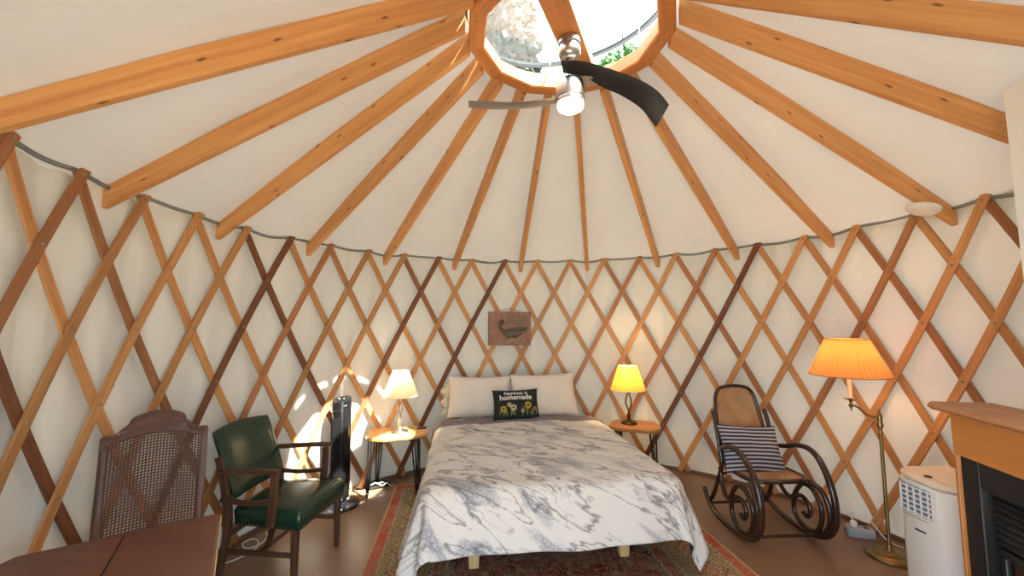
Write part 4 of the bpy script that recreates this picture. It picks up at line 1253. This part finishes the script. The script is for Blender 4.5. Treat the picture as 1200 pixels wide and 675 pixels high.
o['label'] = 'open woven brown cane'
b = MB(); limb(b, [(0, -0.005, 0.43), (0, 0.41, 0.43)], 0.43, 0.06, (0, 0, 1), [(0.86, 1), (1, 1)], 0.015)
limb(b, [(0, -0.0, 0.475), (0, 0.42, 0.475)], 0.43, 0.035, (0, 0, 1), [(0.84, 1), (1, 1)], 0.015); b.build('seat', M['cane_wood'], CC)

# ------------------------------------------------------------------ brown table
TA = V((-1.665, -0.528, 0))
te1 = V((-0.836, -0.548, 0)).normalized(); te2 = V((0.594, -0.804, 0))
te2 = V((-te1.y, te1.x, 0)); te2 = te2 if te2.x > 0 else -te2
tb = thing('dining_table', 'brown wooden dining table with a leaf seam and clipped corner', 'table', tuple(TA + te1*0.3 + te2*0.5))
Tc = te1*0.3 + te2*0.5
def T(s, t_, z=0): return te1*s + te2*t_ - Tc + V((0, 0, z))
def tpoly(pts):
    q = [(T(s, t_).x, T(s, t_).y) for s, t_ in pts]
    area = sum(q[i-1][0]*q[i][1]-q[i][0]*q[i-1][1] for i in range(len(q)))
    return q if area > 0 else q[::-1]
ZT = 0.752
b = MB(); b.prism(tpoly([(0.012, 0.0), (0.309, 0.0), (0.309, 1.0), (0.012, 1.0), (0.0, 0.99), (0.0, 0.012)]), ZT-0.028, ZT, 0.004); b.build('table_leaf', M['table'], tb)
b = MB(); b.prism(tpoly([(0.312, 0.0), (0.600, 0.0), (0.655, 0.075), (0.655, 0.93), (0.60, 1.0), (0.312, 1.0)]), ZT-0.028, ZT, 0.004); b.build('table_top', M['table'], tb)
b = MB(); 
b.board(T(-0.004, 0.01, ZT-0.010), T(-0.004, 0.99, ZT-0.010), 0.006, 0.007, (0, 0, 1), 0.002); b.board(T(-0.004, 0.01, ZT-0.023), T(-0.004, 0.99, ZT-0.023), 0.006, 0.005, (0, 0, 1), 0.002)
b.build('edge_moulding', M['table_edge'], tb)
b = MB()
for (s0, t0, s1, t1) in ((0.05, 0.10, 0.60, 0.10), (0.05, 0.90, 0.60, 0.90), (0.05, 0.10, 0.05, 0.90), (0.60, 0.10, 0.60, 0.90)):
    b.board(T(s0, t0, ZT-0.068), T(s1, t1, ZT-0.068), 0.02, 0.08, (0, 0, 1), 0.002)
b.build('apron', M['dark_wood'], tb)
for s, t_ in ((0.06, 0.11), (0.59, 0.11), (0.06, 0.89), (0.59, 0.89)):
    b = MB(); b.sweep([T(s, t_, 0.0), T(s, t_, 0.5), T(s, t_, ZT-0.03)], rrect(0.045, 0.045, 0.006), up=(1, 0, 0), scale=[0.6, 0.9, 1]); b.build('leg', M['dark_wood'], tb)

# ------------------------------------------------------------------ bentwood rocking chair
RK = thing('rocking_chair', 'dark bentwood rocking chair with cane back and scrolled runners', 'rocking chair', (1.548, 0.715, 0.0), R(180 + 3))
# local: forward +Y, person's right +X  (rotated by ~180 deg so it faces the viewer)
W_ = 0.262
def side(s, pts, w=W_): return [(s*w if len(p) == 2 else s*p[2], p[0], p[1]) for p in pts]
for s in (-1, 1):
    # runner that sweeps up in front and back into the arm
    b = MB()
    pts = [(-0.54, 0.150, 0.238), (-0.47, 0.090, 0.25), (-0.38, 0.050, 0.26), (-0.26, 0.024, W_), (-0.08, 0.020, W_), (0.06, 0.035, W_), (0.17, 0.085, W_), (0.235, 0.18, W_), (0.250, 0.30, W_), (0.228, 0.42, W_), (0.175, 0.525, 0.265), (0.10, 0.600, 0.272), (0.01, 0.632, 0.275), (-0.09, 0.622, 0.268), (-0.18, 0.590, 0.250), (-0.27, 0.570, 0.226)]
    pth = cr(side(s, pts), 7)
    n = len(pth)
    b.sweep(pth, [(0.019*cos(a), 0.021*sin(a)) for a in [2*pi*i/12 for i in range(12)]], up=(1, 0, 0), scale=[0.85+0.25*sin(pi*i/n) for i in range(n)])
    b.build('runner_arm', M['bent_wood'], RK)
    # inner loop from seat front down to the runner
    b = MB(); b.tube(cr(side(s, [(0.075, 0.418, 0.22), (0.15, 0.385, 0.245), (0.195, 0.30, 0.255), (0.205, 0.20, 0.256), (0.170, 0.115, 0.256), (0.10, 0.060, 0.256)]), 6), 0.018, 10); b.build('front_loop', M['bent_wood'], RK)
    # big scroll with a curl inside
    b = MB(); b.tube(cr(side(s, [(-0.30, 0.40, 0.225), (-0.27, 0.30, 0.235), (-0.21, 0.225, 0.245), (-0.14, 0.225, 0.25), (-0.085, 0.305, 0.25), (-0.02, 0.365, 0.25), (0.07, 0.355, 0.25), (0.135, 0.27, 0.25), (0.135, 0.17, 0.25), (0.085, 0.075, 0.25), (0.0, 0.052, 0.25), (-0.085, 0.075, 0.248), (-0.13, 0.15, 0.246), (-0.105, 0.235, 0.244), (-0.035, 0.270, 0.242), (0.03, 0.242, 0.24), (0.045, 0.185, 0.24), (0.012, 0.145, 0.24), (-0.025, 0.160, 0.24)]), 6), 0.0165, 10, scale=None); b.build('scroll', M['bent_wood'], RK)
    # rear upright from runner to the back
    b = MB(); b.tube(cr(side(s, [(-0.46, 0.072, 0.245), (-0.40, 0.14, 0.24), (-0.345, 0.26, 0.232), (-0.275, 0.42, 0.226), (-0.30, 0.58, 0.226), (-0.345, 0.74, 0.224), (-0.372, 0.815, 0.222)]), 6), 0.0165, 10)
    b.lathe([(0.0, -0.012), (0.016, -0.008), (0.019, 0.004), (0.014, 0.016), (0.0, 0.02)], (s*0.222, -0.374, 0.82), 14); b.build('rear_upright', M['bent_wood'], RK)
b = MB(); b.tube([(-0.262, 0.105, 0.062), (0.262, 0.105, 0.062)], 0.011, 10); b.build('cross_bar', M['bent_wood'], RK)
b = MB(); b.tube([(-0.25, -0.44, 0.066), (0.25, -0.44, 0.066)], 0.011, 10); b.build('cross_bar', M['bent_wood'], RK)
b = MB(); b.tube([(-0.235, -0.315, 0.345), (0.235, -0.315, 0.345)], 0.011, 10); b.build('cross_bar', M['bent_wood'], RK)
# seat ring and cane
def seat_ring(k, w=0.222, f=0.115, r=-0.30):
    a = 2*pi*k; ca, sa = cos(a), sin(a)
    e = 1/((abs(ca))**4 + (abs(sa))**4)**0.25
    y = (f+r)/2 + (f-r)/2*sa*e
    return V((w*ca*e*(0.94+0.06*(sa*0.5+0.5)), y, 0.428 + 0.07*(y-r-0.2)*0.5))
b = MB(); b.sweep([seat_ring(i/48) for i in range(48)], rrect(0.034, 0.030, 0.012, 3), up=(0, 0, 1), loop=True); b.build('seat_ring', M['bent_wood'], RK)
b = MB()
c0 = V((0, -0.09, 0.436)); NR = 10
vs = []; 
for j in range(NR+1):
    for i in range(48):
        p = seat_ring(i/48); vs.append(c0.lerp(p, j/NR*0.96) + V((0, 0, 0.008 - 0.012*(1-(j/NR)**2))))
fs = []
for j in range(NR):
    for i in range(48): fs.append((j*48+i, (j+1)*48+i, (j+1)*48+(i+1) % 48, j*48+(i+1) % 48))
b.raw(vs, fs, [[(vs[k].x, vs[k].y) for k in f] for f in fs]); o = b.build('seat_cane', M['cane_tan'], RK, sharp=180)
# back: arched frame with cane panel, leaning
def rb(x, z): return V((x, -0.245 - (z-0.43)*0.335 - 0.03*sin((z-0.43)/0.6*pi), z))
arch = [(-0.205, 0.40), (-0.202, 0.55), (-0.193, 0.72), (-0.180, 0.87), (-0.160, 0.955), (-0.115, 1.005), (0, 1.022), (0.115, 1.005), (0.160, 0.955), (0.180, 0.87), (0.193, 0.72), (0.202, 0.55), (0.205, 0.40)]
b = MB(); b.tube(cr([rb(x, z) for x, z in arch], 6), 0.0145, 10); b.build('back_frame', M['bent_wood'], RK)
ap = cr([V((x, z, 0)) for x, z in arch], 6)
def half_w(z):
    w = [abs(p.x) for p in ap if p.x > 0 and abs(p.y-z) < 0.03]
    if z > 1.0: return 0.115*math.sqrt(max(0, (1.024-z)/0.024))
    P = [p for p in ap if p.x >= 0]
    best = min(P, key=lambda p: abs(p.y-z)); return best.x
b = MB()
zs = [0.50 + 0.518*(1-(1-j/24)**1.3) for j in range(25)]
b.grid(lambda u, v: rb((2*u-1)*max(0.004, half_w(zs[round(v*24)])-0.006), zs[round(v*24)]), 16, 24, lambda u, v: ((2*u-1)*max(0.004, half_w(zs[round(v*24)])), zs[round(v*24)]))
o = b.build('back_cane', M['cane_tan'], RK, sharp=180); o['label'] = 'pale tan woven cane'
b = MB(); b.tube([rb(-0.203, 0.50), rb(0.203, 0.50)], 0.011, 10); b.build('back_rail', M['bent_wood'], RK)

o = pillow_mb(0.475, 0.375, 0.13, 2.6, 32, 0.5).build('striped_pillow', M['stripes'], sharp=180)
mw = Matrix.Translation(RK.location) @ Matrix.Rotation(R(183), 4, 'Z') @ Matrix.Translation((0.030, -0.185, 0.568)) @ Matrix.Rotation(pi, 4, 'Z') @ Matrix.Rotation(R(90-24), 4, 'X') @ Matrix.Rotation(R(-3), 4, 'Z')
o.matrix_world = mw
tag(o, 'navy and grey striped pillow leaning on the back of the rocking chair', 'pillow')

# ------------------------------------------------------------------ floor lamp
fl = thing('floor_lamp', 'brass swing-arm floor lamp with pleated orange shade', 'floor lamp', (2.145, 0.455, 0))
b = MB(); b.lathe([(0.0, 0.0), (0.130, 0.0), (0.134, 0.008), (0.128, 0.018), (0.105, 0.024), (0.10, 0.030), (0.075, 0.036), (0.060, 0.034), (0.050, 0.042), (0.030, 0.046), (0.018, 0.060), (0.014, 0.08), (0.0, 0.08)], seg=44)
for k in range(28):
    a = 2*pi*k/28; b.lathe([(0.0, 0.006), (0.005, 0.004), (0.006, 0.0)], (0.088*cos(a), 0.088*sin(a), 0.031), 8)
b.build('lamp_base', M['brass'], fl)
b = MB()
b.lathe([(0.011, 0.07), (0.013, 0.09), (0.0105, 0.10), (0.0105, 0.80), (0.015, 0.805), (0.015, 0.815), (0.011, 0.82), (0.011, 0.84), (0.017, 0.845), (0.020, 0.865), (0.014, 0.885), (0.017, 0.90), (0.017, 0.925), (0.010, 0.935), (0.008, 0.95), (0.005, 0.962), (0.0, 0.97)], seg=24)
b.build('pole', M['brass'], fl)
SHC = V((1.932, 0.425, 0)) - V((2.145, 0.455, 0))
ad = V((SHC.x, SHC.y, 0))
b = MB(); b.tube(cr([(0, 0, 0.915), tuple(ad*0.18 + V((0, 0, 0.917))), tuple(ad*0.45 + V((0, 0, 0.935))), tuple(ad*0.75 + V((0, 0, 0.985))), tuple(ad*0.92 + V((0, 0, 1.000))), tuple(ad + V((0, 0, 1.003)))], 6), 0.007, 10)
b.build('swing_arm', M['brass'], fl)
b = MB()
b.lathe([(0.0, 0.965), (0.006, 0.972), (0.004, 0.982), (0.012, 0.992), (0.014, 1.006), (0.007, 1.016), (0.010, 1.03), (0.016, 1.04), (0.012, 1.052), (0.0, 1.055)], tuple(ad), 20)
for k in range(8):
    a = 2*pi*k/8
    c = ad
    b.raw([c + V((r*cos(a+da), r*sin(a+da), z)) for r, da, z in ((0.010, 0, 1.030), (0.024, -0.25, 1.033), (0.038, -0.14, 1.042), (0.045, 0, 1.050), (0.038, 0.14, 1.042), (0.024, 0.25, 1.033))], [tuple(range(6))])
b.build('candle_cup', M['brass'], fl)
b = MB(); b.lathe([(0.0, 1.05), (0.0135, 1.05), (0.0135, 1.20), (0.0, 1.20)], tuple(ad), 18); b.build('candle_sleeve', M['candle'], fl)
b = MB(); b.lathe([(0.010, 1.20), (0.014, 1.215), (0.028, 1.25), (0.030, 1.28), (0.018, 1.305), (0.0, 1.312)], tuple(ad), 20); b.build('light_bulb', M['bulb'], fl)
b = MB()
np_ = 92
prof = [(0.222, 1.205), (0.118, 1.448)]
rings = []
for t_ in (0, 0.5, 1):
    r = prof[0][0] + (prof[1][0]-prof[0][0])*t_; z = prof[0][1] + (prof[1][1]-prof[0][1])*t_
    rings.append([ad + V(((r+(0.0045 if k % 2 else -0.0045))*cos(2*pi*k/np_), (r+(0.0045 if k % 2 else -0.0045))*sin(2*pi*k/np_), z)) for k in range(np_)])
b.loft(rings, caps=False); o = b.build('lamp_shade', M['shade_orange'], fl, sharp=10)
M['shade_trim'] = plain('shade_trim_tan', s2l(176, 130, 84), 0.8)
for r, z in ((0.222, 1.205), (0.118, 1.448)):
    b = MB(); b.tube([tuple(ad + V((r*cos(a), r*sin(a), z))) for a in [2*pi*i/60 for i in range(60)]], 0.004, 6, loop=True)
    b.build('shade_trim', M['shade_trim'], fl)
b = MB()
for a in (0.3, 0.3+2*pi/3, 0.3+4*pi/3): b.tube([tuple(ad + V((0.117*cos(a), 0.117*sin(a), 1.445))), tuple(ad + V((0, 0, 1.43)))], 0.002, 6)
b.tube([tuple(ad + V((0, 0, 1.31))), tuple(ad + V((0, 0, 1.44)))], 0.002, 6); b.build('shade_spider', M['brass'], fl)
l = bpy.data.lights.new('floor_lamp_light', 'POINT'); l.energy = 1.9; l.color = (1.0, 0.62, 0.26); l.shadow_soft_size = 0.03
lo = bpy.data.objects.new('floor_lamp_light', l); COL.objects.link(lo); lo.parent = fl; lo.location = ad + V((0, 0, 1.335))

# ------------------------------------------------------------------ small things on the floor
ps = thing('power_block', 'grey power block with a white plug on the floor by the lattice foot', 'power block', (2.165, 0.715, 0), R(-20))
b = MB(); b.box((0, 0, 0.034), (0.17, 0.085, 0.066), 0.008); b.build('body', M['grey_plastic'], ps)
for x in (-0.04, 0.035):
    b = MB(); b.box((x, -0.0, 0.0685), (0.032, 0.032, 0.003), 0.001); b.build('socket', M['charcoal'], ps)
b = MB(); b.lathe([(0.0, 0.0), (0.022, 0.0), (0.024, 0.012), (0.020, 0.034), (0.010, 0.042), (0.0, 0.043)], (-0.035, 0.0, 0.070), 18); b.build('plug', M['cord_white'], ps)
b = MB(); b.tube(cr([(-0.035, 0, 0.11), (-0.055, 0.01, 0.15), (-0.02, 0.02, 0.165), (0.04, 0.015, 0.14), (0.09, 0.0, 0.09), (0.13, -0.03, 0.03), (0.17, -0.06, 0.008), (0.21, -0.10, 0.006)], 6), 0.0042, 8); b.build('cord', M['cord_white'], ps)

ad_ = thing('adapter_box', 'small black box with a white cord on the floor below the sunlit nightstand', 'adapter', (-1.665, 1.66, 0), R(28))
b = MB(); b.sweep([(-0.10, 0, 0.028), (-0.08, 0, 0.034), (0.05, 0, 0.038), (0.09, 0, 0.030), (0.105, 0, 0.024)], rrect(0.085, 0.06, 0.022, 4), up=(0, 0, 1), scale=[(0.5, 0.6), (0.95, 0.95), (1, 1), (0.9, 0.85), (0.5, 0.6)]); b.build('body', M['black_gloss'], ad_)
b = MB(); b.tube(cr([(-0.07, -0.035, 0.050), (-0.03, -0.042, 0.064), (0.03, -0.044, 0.030), (0.07, -0.046, 0.05), (0.11, -0.04, 0.012), (0.15, -0.02, 0.006)], 6), 0.0045, 8); b.build('cord', M['cord_white'], ad_)

b = MB()
b.tube(cr([(0.0, 0.0, 0.006), (0.06, 0.07, 0.006), (0.10, 0.16, 0.006), (0.07, 0.26, 0.006), (0.0, 0.31, 0.006), (-0.03, 0.24, 0.012), (0.04, 0.17, 0.014), (0.10, 0.22, 0.012), (0.09, 0.33, 0.006), (0.03, 0.42, 0.006)], 7), 0.005, 8)
o = b.build('white_cord', M['cord_white'], loc=(-2.28, 0.42, 0)); tag(o, 'loose white cord looped on the floor behind the green armchair', 'cord')

# lamp cord hanging between the sunlit nightstand and the bed, with an inline switch
o = thing('switch_cord', 'thin dark cord with a small switch hanging between nightstand and bed', 'cord', (-1.205, 1.735, 0))
b = MB(); b.tube(cr([(-0.02, 0.0, 0.556), (0.035, 0.0, 0.54), (0.045, 0.0, 0.42), (0.038, 0.0, 0.30), (0.042, 0.02, 0.12), (0.03, 0.06, 0.016), (-0.05, 0.12, 0.014)], 6), 0.003, 8); b.build('cord', M['grey_plastic'], o)
b = MB(); b.box((0.04, 0.0, 0.31), (0.022, 0.018, 0.05), 0.006); b.build('switch', M['grey_plastic'], o)

# ------------------------------------------------------------------ carved plaque on the lattice
pth_ = -0.166
PC = pol(2.392, pth_, 1.502)
pl = thing('wall_plaque', 'brown carved plaque with a bird relief hanging on the lattice above the bed', 'plaque')
pl.matrix_world = Matrix.Translation(PC) @ Matrix.Rotation(-pth_, 4, 'Z') @ Matrix.Rotation(R(90), 4, 'X') @ Matrix.Rotation(R(-0.8), 4, 'Z')
b = MB(); b.box((0, 0, 0), (0.50, 0.385, 0.024), 0.005); b.build('board', M['terracotta'], pl)
b = MB()
for (x0, y0, x1, y1) in ((-0.235, 0.165, -0.10, 0.178), (-0.07, 0.178, 0.0, 0.180), (0.10, 0.176, 0.225, 0.165), (-0.225, -0.15, -0.225, 0.16), (-0.21, -0.178, 0.0, -0.165), (0.05, -0.168, 0.23, -0.175), (0.228, -0.05, 0.225, 0.15)):
    b.tube(cr([(x0, y0, 0.013), ((x0+x1)/2+0.006, (y0+y1)/2-0.005, 0.014), (x1, y1, 0.013)], 5), 0.006, 7)
b.build('border_relief', M['tile_light'], pl)
b = MB()
prof = circ(1, 12)
body = [((-0.08, -0.045, 0.014), (0.02, 0.012)), ((-0.02, -0.06, 0.016), (0.055, 0.02)), ((0.06, -0.05, 0.016), (0.062, 0.02)), ((0.13, -0.02, 0.014), (0.045, 0.016)), ((0.20, 0.012, 0.012), (0.008, 0.008))]
b.sweep([p for p, s in body], prof, up=(0, 0, 1), scale=[s for p, s in body])
b.tube(cr([(-0.07, -0.04, 0.016), (-0.11, 0.0, 0.018), (-0.115, 0.05, 0.018), (-0.09, 0.075, 0.018)], 6), 0.02, 10, scale=[1.2-0.5*i/18 for i in range(19)])
b.lathe([(0.0, 0.018), (0.02, 0.014), (0.032, 0.004), (0.034, -0.004)], (-0.095, 0.072, 0.012), 16)
b.loft([[(-0.12+a*0.5, 0.07+c*0.4, 0.016) for a, c in circ(0.02, 8)], [(-0.175, 0.052+c*0.3, 0.014+a*0.1) for a, c in circ(0.02, 8)]])
b.build('bird_relief', M['tile_dark'], pl)
b = MB()
for i in range(6):
    b.tube(cr([(-0.03+i*0.035, -0.05+i*0.004, 0.032), (0.0+i*0.035, -0.075+i*0.006, 0.034), (0.04+i*0.032, -0.06+i*0.01, 0.030)], 5), 0.005, 7)
for i in range(5):
    y = 0.03 + i*0.028
    b.tube(cr([(-0.04, y, 0.013), (0.03, y+0.014, 0.015), (0.10, y-0.004, 0.014), (0.19, y+0.01, 0.013)], 6), 0.0055, 7)
b.build('reed_relief', M['tile_grey'], pl)
b = MB()
for i in range(4):
    y = -0.12 - i*0.014
    b.tube(cr([(-0.20, y, 0.013), (-0.08, y-0.012, 0.014), (0.06, y+0.006, 0.014), (0.19, y-0.008, 0.013)], 6), 0.005, 7)
b.build('water_relief', M['tile_light'], pl)
b = MB(); b.tube(cr([(-0.12, 0.188, -0.008), (0.0, 0.235, -0.012), (0.12, 0.188, -0.008)], 6), 0.0018, 6); b.build('hanging_wire', M['iron'], pl)

# ------------------------------------------------------------------ trees outside, seen through the skylight
def tree(label, loc, ht, rx, rz, n, leaf, seed, mleaf):
    tr = thing('tree', label, 'tree', loc)
    b = MB(); b.tube(cr([(0, 0, 0), (0.05, 0.05, ht*0.3), (-0.05, 0.1, ht*0.6), (0.05, 0.05, ht)], 6), 0.16, 12, scale=[1.2-0.9*i/18 for i in range(19)])
    rnd = random.Random(seed)
    for i in range(9):
        a = i*2.4; z = ht - rz*0.9 + i*rz*0.15
        b.tube(cr([(0, 0.05, z), (rx*0.35*cos(a), rx*0.35*sin(a), z+0.4), (rx*0.7*cos(a), rx*0.7*sin(a), z+0.8)], 5), 0.05, 8, scale=[1-0.07*k for k in range(11)])
    b.build('trunk', M['bark'], tr)
    b = MB()
    for i in range(n):
        a = rnd.uniform(0, 2*pi); e = math.asin(rnd.uniform(-1, 1)); rr = rnd.uniform(0.2, 1.0)**0.5
        c = V((rx*rr*cos(e)*cos(a), rx*rr*cos(e)*sin(a), ht + rz*rr*sin(e)))
        d1 = V((rnd.uniform(-1, 1), rnd.uniform(-1, 1), rnd.uniform(-1, 1))).normalized()*leaf
        d2 = d1.cross(V((rnd.uniform(-1, 1), rnd.uniform(-1, 1), rnd.uniform(-1, 1)))).normalized()*leaf*0.5
        b.raw([c-d1, c+d2, c+d1, c-d2], [(0, 1, 2, 3)])
    b.build('foliage', mleaf, tr)
tree('leafy green tree glimpsed through the narrow gap below the skylight dome', (2.6, 7.4, -0.26), 7.75, 0.95, 0.8, 3600, 0.085, 3, M['tree_leaf'])
tree('dark tree showing grey through the hazy half of the skylight dome', (-1.9, 7.0, -0.26), 8.2, 2.3, 2.6, 9000, 0.16, 5, plain('dark_leaf', s2l(42, 48, 40), 0.7, 0, 0.3))
